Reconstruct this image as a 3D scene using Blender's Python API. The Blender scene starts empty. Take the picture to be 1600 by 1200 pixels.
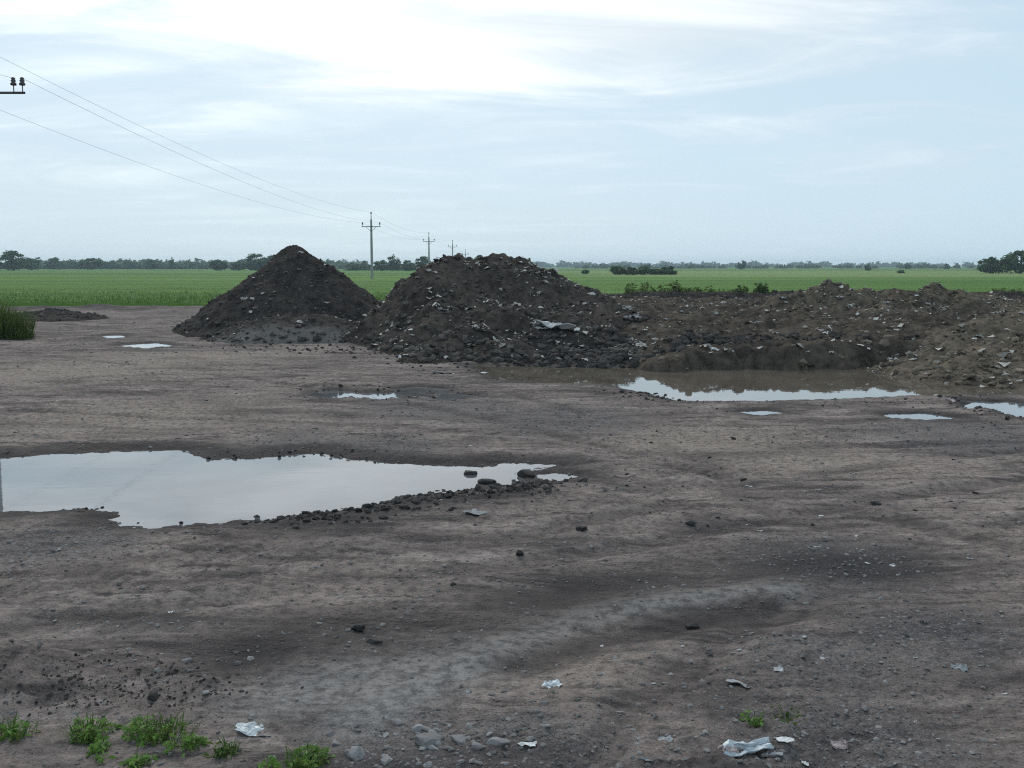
import bpy, math, random
import numpy as np
from mathutils import Vector

random.seed(7)
rng = np.random.default_rng(11)
sc = bpy.context.scene
col = sc.collection

# ------------------------------------------------------------------ camera
F, PITCH, CAMH = 1570.0, math.atan(184 / 1570.0), 2.0
cam_d = bpy.data.cameras.new('camera')
cam_d.sensor_width = 36.0
cam_d.lens = 36.0 * F / 1600.0
cam_d.clip_end = 9000.0
cam = bpy.data.objects.new('camera', cam_d)
col.objects.link(cam)
cam.location = (0, 0, CAMH)
cam.rotation_euler = (math.pi / 2 - PITCH, 0, 0)
sc.camera = cam

# ------------------------------------------------------------------ light
SUN_EL, SUN_AZ = math.radians(38), math.radians(-14)      # azimuth from +Y towards +X
sun_dir = Vector((math.sin(SUN_AZ) * math.cos(SUN_EL), math.cos(SUN_AZ) * math.cos(SUN_EL), math.sin(SUN_EL)))
sun_d = bpy.data.lights.new('sun', 'SUN')
sun_d.energy = 1.2
sun_d.angle = math.radians(12)
sun_d.color = (1.0, 0.96, 0.9)
sun = bpy.data.objects.new('sun', sun_d)
col.objects.link(sun)
sun.rotation_euler = (-sun_dir).to_track_quat('-Z', 'Y').to_euler()

sc.cycles.use_denoising = False
sc.cycles.filter_width = 1.15
sc.view_settings.view_transform = 'Standard'
sc.view_settings.look = 'None'
sc.view_settings.exposure = 0.0
sc.view_settings.gamma = 1.0
sc.view_settings.use_curve_mapping = False


class NT:
    """small helper round a node tree"""
    def __init__(self, tree):
        self.t = tree
        tree.nodes.clear()
    def n(self, typ, **kw):
        nd = self.t.nodes.new(typ)
        for k, v in kw.items():
            setattr(nd, k, v)
        return nd
    def put(self, sock, v):
        if v is None:
            return
        if isinstance(v, bpy.types.NodeSocket):
            self.t.links.new(v, sock)
        else:
            if hasattr(sock.default_value, '__len__') and not hasattr(v, '__len__'):
                v = (v,) * len(sock.default_value)
            if hasattr(sock.default_value, '__len__') and len(sock.default_value) == 4 and len(v) == 3:
                v = (*v, 1.0)
            sock.default_value = v
    def math(self, op, a, b=None, c=None, clamp=False):
        nd = self.n('ShaderNodeMath', operation=op, use_clamp=clamp)
        self.put(nd.inputs[0], a)
        self.put(nd.inputs[1], b)
        self.put(nd.inputs[2], c)
        return nd.outputs[0]
    def vmath(self, op, a, b=None):
        nd = self.n('ShaderNodeVectorMath', operation=op)
        self.put(nd.inputs[0], a)
        self.put(nd.inputs[1], b)
        return nd.outputs['Value'] if op == 'DOT_PRODUCT' else nd.outputs['Vector']
    def noise(self, vec, scale, detail=4, rough=.5, dist=0.0):
        nd = self.n('ShaderNodeTexNoise')
        self.put(nd.inputs['Vector'], vec)
        nd.inputs['Scale'].default_value = scale
        nd.inputs['Detail'].default_value = detail
        nd.inputs['Roughness'].default_value = rough
        nd.inputs['Distortion'].default_value = dist
        return nd.outputs[0]
    def ramp(self, f, lo, hi, a=0.0, b=1.0, smooth=True):
        nd = self.n('ShaderNodeMapRange')
        nd.interpolation_type = 'SMOOTHSTEP' if smooth else 'LINEAR'
        self.put(nd.inputs[0], f)
        nd.inputs[1].default_value = lo
        nd.inputs[2].default_value = hi
        nd.inputs[3].default_value = a
        nd.inputs[4].default_value = b
        return nd.outputs[0]
    def mix(self, f, a, b, mode='MIX'):
        nd = self.n('ShaderNodeMix', data_type='RGBA', blend_type=mode)
        self.put(nd.inputs[0], f)
        self.put(nd.inputs[6], a)
        self.put(nd.inputs[7], b)
        return nd.outputs[2]
    def scale(self, vec, s):
        return self.vmath('MULTIPLY', vec, s)


# ------------------------------------------------------------------ sky
SKYX, SKYY = 12.1, 4.6
world = bpy.data.worlds.new('World')
sc.world = world
world.use_nodes = True
w = NT(world.node_tree)
tc = w.n('ShaderNodeTexCoord').outputs['Generated']
d = w.vmath('NORMALIZE', tc)
sep = w.n('ShaderNodeSeparateXYZ')
w.put(sep.inputs[0], d)
sx, sy, sz = sep.outputs
sky = w.n('ShaderNodeTexSky', sky_type='NISHITA')
sky.sun_disc = False
sky.sun_elevation = SUN_EL
sky.sun_rotation = SUN_AZ
sky.air_density = 1.0
sky.dust_density = 1.5
sky.ozone_density = 1.5
zz = w.math('ADD', w.math('MAXIMUM', sz, 0.0), 0.10)
comb = w.n('ShaderNodeCombineXYZ')
w.put(comb.inputs[0], w.math('DIVIDE', sx, zz))
w.put(comb.inputs[1], w.math('DIVIDE', sy, zz))
P2 = comb.outputs[0]
mp = w.n('ShaderNodeMapping')
mp.inputs['Rotation'].default_value = (0, 0, math.radians(30))
mp.inputs['Scale'].default_value = (0.5, 0.9, 1.0)
mp.inputs['Location'].default_value = (SKYX, SKYY, 0.0)
w.put(mp.inputs[0], P2)
n_big = w.noise(mp.outputs[0], 0.42, 2, .5, .4)
n_str = w.noise(mp.outputs[0], 1.5, 7, .6, .8)
cl = w.math('ADD', w.math('MULTIPLY', n_big, .54), w.math('MULTIPLY', n_str, .46))
sdot = w.math('MAXIMUM', w.vmath('DOT_PRODUCT', d, tuple(sun_dir)), 0.0)
glow = w.math('POWER', sdot, 7.0)
bank = w.math('ADD', cl, w.math('MULTIPLY', glow, .30))       # cloud is thickest in front of the sun
cov = w.math('MULTIPLY', w.ramp(bank, .50, .72), w.ramp(sz, .02, .16, .20, 1.0))
veil = w.ramp(sz, 0.0, .4, .90, .72)                          # thin haze veil, thicker to the horizon
clear = w.mix(veil, sky.outputs[0], (6.05, 7.9, 9.2))
lit = w.math('MULTIPLY', w.math('ADD', 7.9, w.math('MULTIPLY', glow, 8.0)), w.ramp(n_str, .3, .7, .84, 1.12))
tint = w.n('ShaderNodeCombineXYZ')
for i, k in enumerate((.93, 1.0, 1.05)):
    w.put(tint.inputs[i], w.math('MULTIPLY', lit, k))
skycol = w.mix(cov, clear, tint.outputs[0])
below = w.ramp(sz, -.03, 0.0)
skycol = w.mix(below, (1.2, 1.2, 1.15), skycol)
bg = w.n('ShaderNodeBackground')
w.put(bg.inputs[0], skycol)
bg.inputs[1].default_value = 0.1
wo = w.n('ShaderNodeOutputWorld')
w.t.links.new(bg.outputs[0], wo.inputs[0])


# ------------------------------------------------------------------ small tools
def ray(px, py):
    x, y = (px - 800) / F, (600 - py) / F
    c, s = math.cos(PITCH), math.sin(PITCH)
    return np.array([x, c + y * s, -s + y * c])

def G(px, py, z=0.0):
    """the ground point of a photo pixel"""
    r = ray(px, py)
    t = (z - CAMH) / r[2]
    return np.array([r[0] * t, r[1] * t, z])

def PY(px, py, Y):
    r = ray(px, py)
    t = Y / r[1]
    return np.array([r[0] * t, Y, CAMH + r[2] * t])

def ss(a, b, x):
    t = np.clip((np.asarray(x, float) - a) / (b - a), 0, 1)
    return t * t * (3 - 2 * t)

def _hash(ix, iy, seed):
    h = (ix * 374761393 + iy * 668265263 + seed * 1442695041) & 0xffffffff
    h = ((h ^ (h >> 13)) * 1274126177) & 0xffffffff
    return (h ^ (h >> 16)) & 1023

_GC = np.cos(np.arange(1024) * 2 * math.pi / 1024); _GS = np.sin(np.arange(1024) * 2 * math.pi / 1024)

def gnoise(x, y, seed=0):
    x = np.asarray(x, float); y = np.asarray(y, float)
    ix = np.floor(x).astype(np.int64); iy = np.floor(y).astype(np.int64)
    fx, fy = x - ix, y - iy
    u = fx * fx * fx * (fx * (fx * 6 - 15) + 10)
    v = fy * fy * fy * (fy * (fy * 6 - 15) + 10)
    def g(dx, dy):
        a = _hash(ix + dx, iy + dy, seed)
        return _GC[a] * (fx - dx) + _GS[a] * (fy - dy)
    a = g(0, 0) * (1 - u) + g(1, 0) * u
    b = g(0, 1) * (1 - u) + g(1, 1) * u
    return (a * (1 - v) + b * v) * 1.5

def fbm(x, y, octv=4, seed=0, gain=.5, ridged=False):
    s = 0.0; amp = 1.0; tot = 0.0
    for o in range(octv):
        n = gnoise(x, y, seed + o * 17)
        if ridged:
            n = 1 - 2 * np.abs(n)
        s = s + n * amp; tot += amp
        amp *= gain; x = x * 2.03 + 5.1; y = y * 2.03 + 3.7
    return s / tot

def near_only(fn):
    """distance functions only matter close by: skip points far outside the shape's bounds"""
    def g(x, y, pts):
        x = np.asarray(x, float); y = np.asarray(y, float)
        p = np.asarray(pts, float); lo, hi = p.min(0) - 2.2, p.max(0) + 2.2
        ins = (x > lo[0]) & (x < hi[0]) & (y > lo[1]) & (y < hi[1])
        out = np.full(x.shape, 9.0)
        if ins.any():
            out[ins] = fn(x[ins], y[ins], p)
        return out
    return g

@near_only
def poly_sd(x, y, poly):
    """signed distance to a polygon, negative inside"""
    p = np.asarray(poly, float)
    dmin = np.full(x.shape, 1e9); inside = np.zeros(x.shape, bool)
    for i in range(len(p)):
        a, b = p[i], p[(i + 1) % len(p)]
        ab = b - a
        t = np.clip(((x - a[0]) * ab[0] + (y - a[1]) * ab[1]) / (ab @ ab), 0, 1)
        dmin = np.minimum(dmin, np.hypot(x - a[0] - t * ab[0], y - a[1] - t * ab[1]))
        c = ((a[1] > y) != (b[1] > y))
        xi = a[0] + (y - a[1]) / (b[1] - a[1] + 1e-12) * ab[0]
        inside ^= c & (x < xi)
    return np.where(inside, -dmin, dmin)

@near_only
def line_d(x, y, pts):
    p = np.asarray(pts, float)
    dmin = np.full(x.shape, 1e9)
    for a, b in zip(p[:-1], p[1:]):
        ab = b - a
        t = np.clip(((x - a[0]) * ab[0] + (y - a[1]) * ab[1]) / (ab @ ab), 0, 1)
        dmin = np.minimum(dmin, np.hypot(x - a[0] - t * ab[0], y - a[1] - t * ab[1]))
    return dmin

def mesh_np(name, verts, faces, smooth=False):
    """verts (n,3), faces (m,k) with one k"""
    verts = np.asarray(verts, np.float32); faces = np.asarray(faces, np.int32)
    me = bpy.data.meshes.new(name)
    me.vertices.add(len(verts)); me.vertices.foreach_set('co', verts.ravel())
    k = faces.shape[1]
    me.loops.add(faces.size); me.loops.foreach_set('vertex_index', faces.ravel())
    me.polygons.add(len(faces))
    me.polygons.foreach_set('loop_start', np.arange(0, faces.size, k, dtype=np.int32))
    me.polygons.foreach_set('loop_total', np.full(len(faces), k, np.int32))
    me.polygons.foreach_set('use_smooth', np.full(len(faces), smooth, bool))
    me.update(calc_edges=True)
    return me

def attr(me, name, vals):
    a = me.attributes.new(name, 'FLOAT', 'POINT')
    a.data.foreach_set('value', np.asarray(vals, np.float32).ravel())

def obj(name, me, mat=None, parent=None, loc=None, rot=None):
    o = bpy.data.objects.new(name, me)
    col.objects.link(o)
    if mat is not None and me is not None and not me.materials:
        me.materials.append(mat)
    if parent is not None:
        o.parent = parent
    if loc is not None:
        o.location = [float(v) for v in loc]
    if rot is not None:
        o.rotation_euler = rot
    return o

def tag(o, label=None, cat=None, group=None, kind=None):
    if label: o['label'] = label
    if cat: o['category'] = cat
    if group: o['group'] = group
    if kind: o['kind'] = kind
    return o

def grid_faces(nr, nc):
    i = np.arange(nr - 1)[:, None] * nc + np.arange(nc - 1)[None, :]
    return np.stack([i, i + 1, i + 1 + nc, i + nc], -1).reshape(-1, 4)


# ------------------------------------------------------------------ materials
def new_mat(name):
    m = bpy.data.materials.new(name)
    m.use_nodes = True
    return m, NT(m.node_tree)

def finish(t, colr, rough=.9, normal=None, spec=.3, **kw):
    b = t.n('ShaderNodeBsdfPrincipled')
    t.put(b.inputs['Base Color'], colr)
    t.put(b.inputs['Roughness'], rough)
    t.put(b.inputs['Specular IOR Level'], spec)
    if normal is not None:
        t.put(b.inputs['Normal'], normal)
    for k, v in kw.items():
        t.put(b.inputs[k], v)
    o = t.n('ShaderNodeOutputMaterial')
    t.t.links.new(b.outputs[0], o.inputs[0])
    return b

def bump(t, h, strength, dist):
    b = t.n('ShaderNodeBump')
    t.put(b.inputs['Height'], h)
    b.inputs['Strength'].default_value = strength
    b.inputs['Distance'].default_value = dist
    return b.outputs[0]

def at(t, name):
    return t.n('ShaderNodeAttribute', attribute_name=name).outputs['Fac']

def mat_ground():
    m, t = new_mat('yard_mud')
    p = t.n('ShaderNodeNewGeometry').outputs['Position']
    big = t.noise(p, .33, 4, .55, .4)
    mid = t.noise(p, 1.7, 5, .6, .3)
    fine = t.noise(p, 14, 4, .65)
    grain = t.noise(p, 85, 3, .7)
    wet, gravel, sand = at(t, 'wet'), at(t, 'gravel'), at(t, 'sand')
    streak = t.noise(t.scale(p, (.55, 2.3, 1)), 1.0, 6, .65, .35)
    streak2 = t.noise(t.scale(p, (1.6, 8.0, 1)), 1.0, 4, .6, .3)
    clay = at(t, 'clay')
    c = t.mix(t.ramp(big, .32, .68), (.205, .167, .152), (.318, .256, .224))
    c = t.mix(t.math('MULTIPLY', t.ramp(streak, .50, .66), .8), c, (.39, .322, .286))
    c = t.mix(t.math('MULTIPLY', t.ramp(streak, .50, .33), .9), c, (.092, .078, .075))
    c = t.mix(t.math('MULTIPLY', t.ramp(streak2, .54, .70), .65), c, (.39, .325, .292))
    c = t.mix(t.math('MULTIPLY', t.ramp(streak2, .47, .32), .8), c, (.066, .058, .057))
    c = t.mix(t.math('MULTIPLY', t.ramp(mid, .5, .28), .65), c, (.090, .078, .075))
    c = t.mix(t.math('MULTIPLY', sand, .7), c, (.36, .296, .250))
    gcol = t.mix(t.ramp(t.noise(p, 40, 3, .8), .35, .68), (.060, .056, .058), (.25, .228, .222))
    c = t.mix(t.math('MULTIPLY', gravel, t.ramp(fine, .3, .6, .2, .7)), c, gcol)
    c = t.mix(t.math('MULTIPLY', clay, .9), c, t.mix(t.ramp(fine, .3, .7), (.20, .188, .180), (.30, .282, .268)))
    c = t.mix(t.ramp(fine, .60, .28, .0, .7), c, (.070, .061, .058))
    c = t.mix(t.math('MULTIPLY', t.ramp(grain, .58, .70), .45), c, (.48, .42, .385))
    c = t.mix(t.math('MULTIPLY', t.ramp(grain, .44, .32), .75), c, (.042, .036, .035))
    c = t.mix(t.math('MULTIPLY', wet, .9, clamp=True), c, (.036, .031, .031))  # wet mud; along the ruts this dark tone also paints in furrow shade
    rough = t.math('SUBTRACT', .95, t.math('MULTIPLY', wet, .3))
    rough = t.math('ADD', rough, t.math('MULTIPLY', t.math('SUBTRACT', fine, .5), .2))
    vor = t.n('ShaderNodeTexVoronoi')
    t.put(vor.inputs['Vector'], p); vor.inputs['Scale'].default_value = 26
    h = t.math('ADD', t.math('MULTIPLY', fine, .55), t.math('MULTIPLY', grain, .35))
    h = t.math('ADD', h, t.math('MULTIPLY', t.ramp(vor.outputs['Distance'], .05, .5, 1, 0), t.ramp(mid, .4, .6, .05, .35)))
    h = t.math('MULTIPLY', h, t.math('SUBTRACT', 1.0, t.math('MULTIPLY', clay, .7)))
    finish(t, c, rough, bump(t, h, 1.0, .032), t.math('MULTIPLY_ADD', wet, .02, .008))
    return m

def mat_soil(name, dark, light, pale=(.11, .10, .092), speck=(.20, .19, .175)):
    m, t = new_mat(name)
    p = t.n('ShaderNodeNewGeometry').outputs['Position']
    big = t.noise(p, .8, 4, .6, .4)
    mid = t.noise(p, 4.5, 5, .65)
    fine = t.noise(p, 22, 4, .7)
    c = t.mix(t.ramp(big, .3, .7), dark, light)
    c = t.mix(t.math('MULTIPLY', t.ramp(mid, .45, .72), .6), c, tuple(v * 1.5 for v in light))
    c = t.mix(t.math('MULTIPLY', t.ramp(mid, .5, .3), .7), c, tuple(v * .5 for v in dark))
    c = t.mix(at(t, 'pale'), c, pale)
    c = t.mix(t.math('MULTIPLY', t.ramp(fine, .64, .74), .55), c, speck)
    c = t.mix(t.math('MULTIPLY', t.ramp(fine, .42, .3), .6), c, tuple(v * .4 for v in dark))
    h = t.math('ADD', t.math('MULTIPLY', mid, .5), t.math('MULTIPLY', fine, .5))
    finish(t, c, .95, bump(t, h, .8, .06), .008)
    return m

def mat_varied(name, a, b, rough=.85, spec=.02, scale=9., per_island=False, rel=0.02, sub=None):
    """two-tone procedural surface; varies from object to object (or piece to piece)"""
    m, t = new_mat(name)
    g = t.n('ShaderNodeNewGeometry')
    r = g.outputs['Random Per Island'] if per_island else t.n('ShaderNodeObjectInfo').outputs['Random']
    n = t.noise(g.outputs['Position'], scale, 4, .6)
    f = t.math('ADD', t.math('MULTIPLY', r, .65), t.math('MULTIPLY', t.ramp(n, .3, .7), .35))
    c = t.mix(f, a, b)
    kw = {}
    if sub:
        kw['Subsurface Weight'] = sub
    finish(t, c, rough, bump(t, n, .5, rel), spec, **kw)
    return m

def mat_leaf(name, a, b, transl=.25):
    m, t = new_mat(name)
    g = t.n('ShaderNodeNewGeometry')
    n = t.noise(g.outputs['Position'], .35, 3, .6)
    f = t.math('ADD', t.math('MULTIPLY', g.outputs['Random Per Island'], .6), t.math('MULTIPLY', t.ramp(n, .3, .7), .4))
    c = t.mix(f, a, b)
    b1 = t.n('ShaderNodeBsdfPrincipled')
    t.put(b1.inputs['Base Color'], c)
    b1.inputs['Roughness'].default_value = .75
    b1.inputs['Specular IOR Level'].default_value = .25
    b2 = t.n('ShaderNodeBsdfTranslucent')
    t.put(b2.inputs[0], t.mix(.5, c, (.12, .16, .03)))
    mx = t.n('ShaderNodeMixShader')
    mx.inputs[0].default_value = transl
    t.t.links.new(b1.outputs[0], mx.inputs[1]); t.t.links.new(b2.outputs[0], mx.inputs[2])
    o = t.n('ShaderNodeOutputMaterial')
    t.t.links.new(mx.outputs[0], o.inputs[0])
    return m

def mat_water(name, base):
    m, t = new_mat(name)
    p = t.n('ShaderNodeNewGeometry').outputs['Position']
    n = t.noise(t.scale(p, (1, 2.2, 1)), 2.6, 3, .5)
    c = t.mix(t.ramp(t.noise(p, .9, 3), .35, .65), base, tuple(v * 1.35 for v in base))
    finish(t, c, .025, bump(t, n, .04, .012), .75, IOR=1.38)
    return m

def mat_field():
    m, t = new_mat('crop_field')
    p = t.n('ShaderNodeNewGeometry').outputs['Position']
    band = t.noise(t.scale(p, (.004, .035, 1)), 1.0, 4, .6)
    patch = t.noise(t.scale(p, (.03, .22, 1)), 1.0, 5, .65)
    c = t.mix(t.ramp(band, .35, .65), (.058, .135, .022), (.115, .205, .037))
    c = t.mix(t.math('MULTIPLY', t.ramp(patch, .5, .75), .5), c, (.19, .25, .075))
    c = t.mix(t.math('MULTIPLY', t.ramp(patch, .48, .3), .6), c, (.040, .090, .022))
    strip = t.math('MULTIPLY', t.ramp(t.n('ShaderNodeSeparateXYZ').outputs[0], 0, 1), 0)
    sp = t.n('ShaderNodeSeparateXYZ'); t.put(sp.inputs[0], p)
    far = t.math('MULTIPLY', t.ramp(sp.outputs[1], 150, 190), t.ramp(sp.outputs[1], 420, 330))
    far = t.math('MULTIPLY', far, t.ramp(sp.outputs[0], 0, 30))
    c = t.mix(t.math('MULTIPLY', far, .6), c, (.23, .27, .11))        # riper strip of crop
    finish(t, c, .95, bump(t, t.noise(p, 3.0, 4, .7), 1.0, .15), .1)
    return m

def mat_plain(name, c, rough=.6, spec=.4, metal=0.0):
    m, t = new_mat(name)
    p = t.n('ShaderNodeTexCoord').outputs['Object']
    n = t.noise(p, 6.0, 4, .6)
    cc = t.mix(t.ramp(n, .3, .7), tuple(v * .8 for v in c), tuple(min(1, v * 1.15) for v in c))
    finish(t, cc, rough, None, spec, Metallic=metal)
    return m

M_GROUND = mat_ground()
M_DARK = mat_soil('dark_soil', (.038, .032, .030), (.070, .057, .050), (.140, .128, .117))
M_HEAP = mat_soil('rubble_soil', (.046, .038, .034), (.096, .076, .064), (.12, .108, .096))
M_BROWN = mat_soil('brown_soil', (.082, .066, .052), (.160, .129, .097), (.18, .155, .125), (.34, .30, .25))
M_BANK = mat_soil('bank_soil', (.050, .041, .035), (.108, .087, .069), (.15, .13, .11), (.30, .27, .23))
M_WATER = mat_water('puddle_water', (.115, .115, .118))
M_POND = mat_water('pit_water', (.120, .098, .076))
M_FIELD = mat_field()
M_PEBBLE = mat_varied('pebbles', (.075, .070, .068), (.30, .28, .265), .8, per_island=True)
M_CLOD_D = mat_varied('dark_clods', (.036, .032, .030), (.15, .13, .115), .9, per_island=True)
M_CLOD_B = mat_varied('brown_clods', (.055, .044, .035), (.24, .20, .155), .9, per_island=True)
M_CRUMB = mat_varied('soil_crumbs', (.022, .020, .019), (.105, .092, .085), .85, per_island=True)
M_STONE = mat_varied('grey_stone', (.14, .128, .122), (.34, .325, .32), .75, scale=14)
M_WETCLOD = mat_varied('wet_clod', (.024, .022, .022), (.075, .068, .064), .7, .04, scale=14)
M_PLASTIC = mat_varied('dirty_white_plastic', (.36, .35, .34), (.68, .67, .65), .5, .4, scale=18)
M_BLUISH = mat_varied('pale_blue_plastic', (.26, .29, .30), (.52, .56, .58), .4, .5, scale=18)
M_PINK = mat_varied('pinkish_scrap', (.34, .26, .25), (.48, .40, .38), .7, scale=18)
M_DIRTY = mat_varied('grey_scrap', (.22, .22, .22), (.42, .41, .40), .6, scale=18)
M_LITTER = mat_varied('litter_bits', (.13, .115, .10), (.66, .62, .56), .7, per_island=True)
M_WEED = mat_leaf('weed_leaf', (.09, .19, .035), (.23, .38, .09), .35)
M_GRASSD = mat_leaf('tall_grass', (.045, .090, .020), (.15, .20, .065), .3)
M_CROP = mat_leaf('crop_blades', (.060, .128, .024), (.118, .192, .040), .3)
M_TREE = mat_leaf('tree_leaf', (.018, .048, .016), (.055, .110, .034), .25)
M_TREEF = mat_leaf('far_tree_leaf', (.020, .050, .022), (.050, .095, .040), .25)
M_BARK = mat_plain('bark', (.07, .055, .045), .9)
M_CONC = mat_plain('pole_concrete', (.30, .30, .30), .85)
M_STEEL = mat_plain('dark_steel', (.05, .05, .055), .5, .5, .6)
M_INSUL = mat_plain('insulator_glaze', (.03, .018, .016), .25, .6)
M_WIRE = mat_plain('wire', (.30, .31, .32), .5, .5, .5)

# ------------------------------------------------------------------ yard relief
WL = -0.035
def gp(pts, z=WL):
    return [tuple(G(x, y, z)[:2]) for x, y in pts]

PUD = dict(
    big=dict(poly=gp([(-120, 724), (0, 715), (90, 708), (200, 704), (285, 702), (312, 712), (340, 717), (400, 715), (455, 711),
                      (490, 707), (540, 716), (600, 722), (680, 727), (760, 728), (800, 723), (850, 723), (885, 727), (850, 733),
                      (815, 738), (820, 752), (800, 760), (770, 756), (748, 764), (700, 772), (640, 777), (560, 797), (500, 802),
                      (430, 813), (330, 821), (220, 828), (185, 824), (160, 815), (175, 803), (130, 797), (60, 800), (0, 802), (-120, 806)]),
             amp=.10),
    pit=dict(poly=gp([(735, 571), (900, 574), (1050, 576), (1100, 574), (1250, 572), (1400, 570), (1500, 566), (1660, 560), (1900, 560),
                      (1900, 624), (1700, 618), (1600, 617), (1500, 619), (1410, 620), (1300, 625), (1200, 628), (1060, 628), (1000, 613),
                      (950, 603), (850, 600), (775, 594)]), amp=.16),
    sa=dict(poly=gp([(494, 617), (515, 612), (548, 614), (552, 619), (525, 623), (500, 621)]), amp=.10),
    sb=dict(poly=gp([(566, 619), (585, 615), (604, 618), (590, 624), (570, 623)]), amp=.08),
    sc=dict(poly=gp([(612, 616), (640, 613), (652, 618), (630, 623), (615, 621)]), amp=.08),
    sd=dict(poly=gp([(628, 609), (655, 607), (690, 610), (680, 613), (645, 612)]), amp=.08),
    se=dict(poly=gp([(668, 619), (700, 617), (728, 621), (700, 624)]), amp=.06),
    r1=dict(poly=gp([(1385, 650), (1440, 648), (1490, 655), (1440, 658), (1395, 655)]), amp=.08),
    r2=dict(poly=gp([(1515, 629), (1600, 632), (1680, 640), (1680, 660), (1600, 655), (1560, 643), (1518, 640)]), amp=.18),
    r3=dict(poly=gp([(1165, 646), (1195, 644), (1215, 647), (1185, 650)]), amp=.05),
    l1=dict(poly=gp([(178, 541), (240, 537), (268, 541), (230, 546)]), amp=.15),
    l2=dict(poly=gp([(158, 526), (182, 524), (196, 528), (175, 530)]), amp=.12),
    m1=dict(poly=gp([(560, 538), (600, 532), (640, 528), (615, 538), (575, 543)]), amp=.2),
    s1=dict(poly=gp([(848, 748), (866, 744), (892, 748), (866, 754)]), amp=.04),
)

RUT_DARK = [gp(l, 0) for l in (
    [(380, 1010), (520, 990), (640, 975), (760, 955), (850, 932), (950, 908), (1100, 888), (1250, 878), (1380, 884)],
    [(820, 1035), (900, 1005), (960, 985), (1060, 965), (1200, 938)])]
RIDGE = [gp(l, 0) for l in (
    [(560, 1120), (640, 1085), (720, 1048), (800, 1002), (880, 962), (960, 945), (1080, 930), (1220, 918)],
    [(480, 1010), (560, 1000), (660, 992), (740, 985)])]
TRACKS = [gp(l, 0) for l in (
    [(-60, 935), (200, 900), (480, 872), (760, 850), (1050, 790), (1300, 735), (1640, 700)],
    [(-60, 1000), (220, 955), (520, 915), (820, 880), (1120, 830), (1400, 775), (1640, 745)],
    [(900, 1220), (1000, 1100), (1130, 1000), (1290, 920), (1480, 850), (1640, 805)],
    [(1260, 1220), (1340, 1110), (1450, 1020), (1640, 925)],
    [(-40, 640), (300, 655), (640, 668), (900, 690), (1200, 700), (1640, 690)],
    [(-40, 600), (250, 585), (480, 575), (700, 590), (900, 640), (1100, 720), (1200, 800)],
    [(100, 560), (380, 590), (700, 640), (950, 700), (1250, 780), (1600, 860)])]
SLICK = gp([(340, 1090), (420, 1040), (520, 1010), (640, 1000), (760, 985), (800, 1005), (720, 1060), (640, 1100), (500, 1125), (380, 1130)], 0)
ROUGH_L = gp([(-40, 1010), (120, 1020), (340, 1060), (350, 1100), (250, 1110), (80, 1090), (-40, 1100)], 0)
BLOBS_SAND = [(G(910, 1035), .55), (G(100, 580), 3.5), (G(250, 650), 2.4), (G(1100, 690), 1.8), (G(300, 560), 3.0), (G(1250, 720), 1.2)]
BLOBS_GRAV = [(G(480, 692), 1.1), (G(620, 700), .9), (G(870, 655), 1.6), (G(640, 1165), .45), (G(820, 1170), .5), (G(1280, 1030), .55),
              (G(1450, 1000), .6), (G(1330, 1170), .6), (G(100, 850), .7), (G(1300, 880), .8), (G(1500, 680), 1.5), (G(700, 640), 1.6)]

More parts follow.
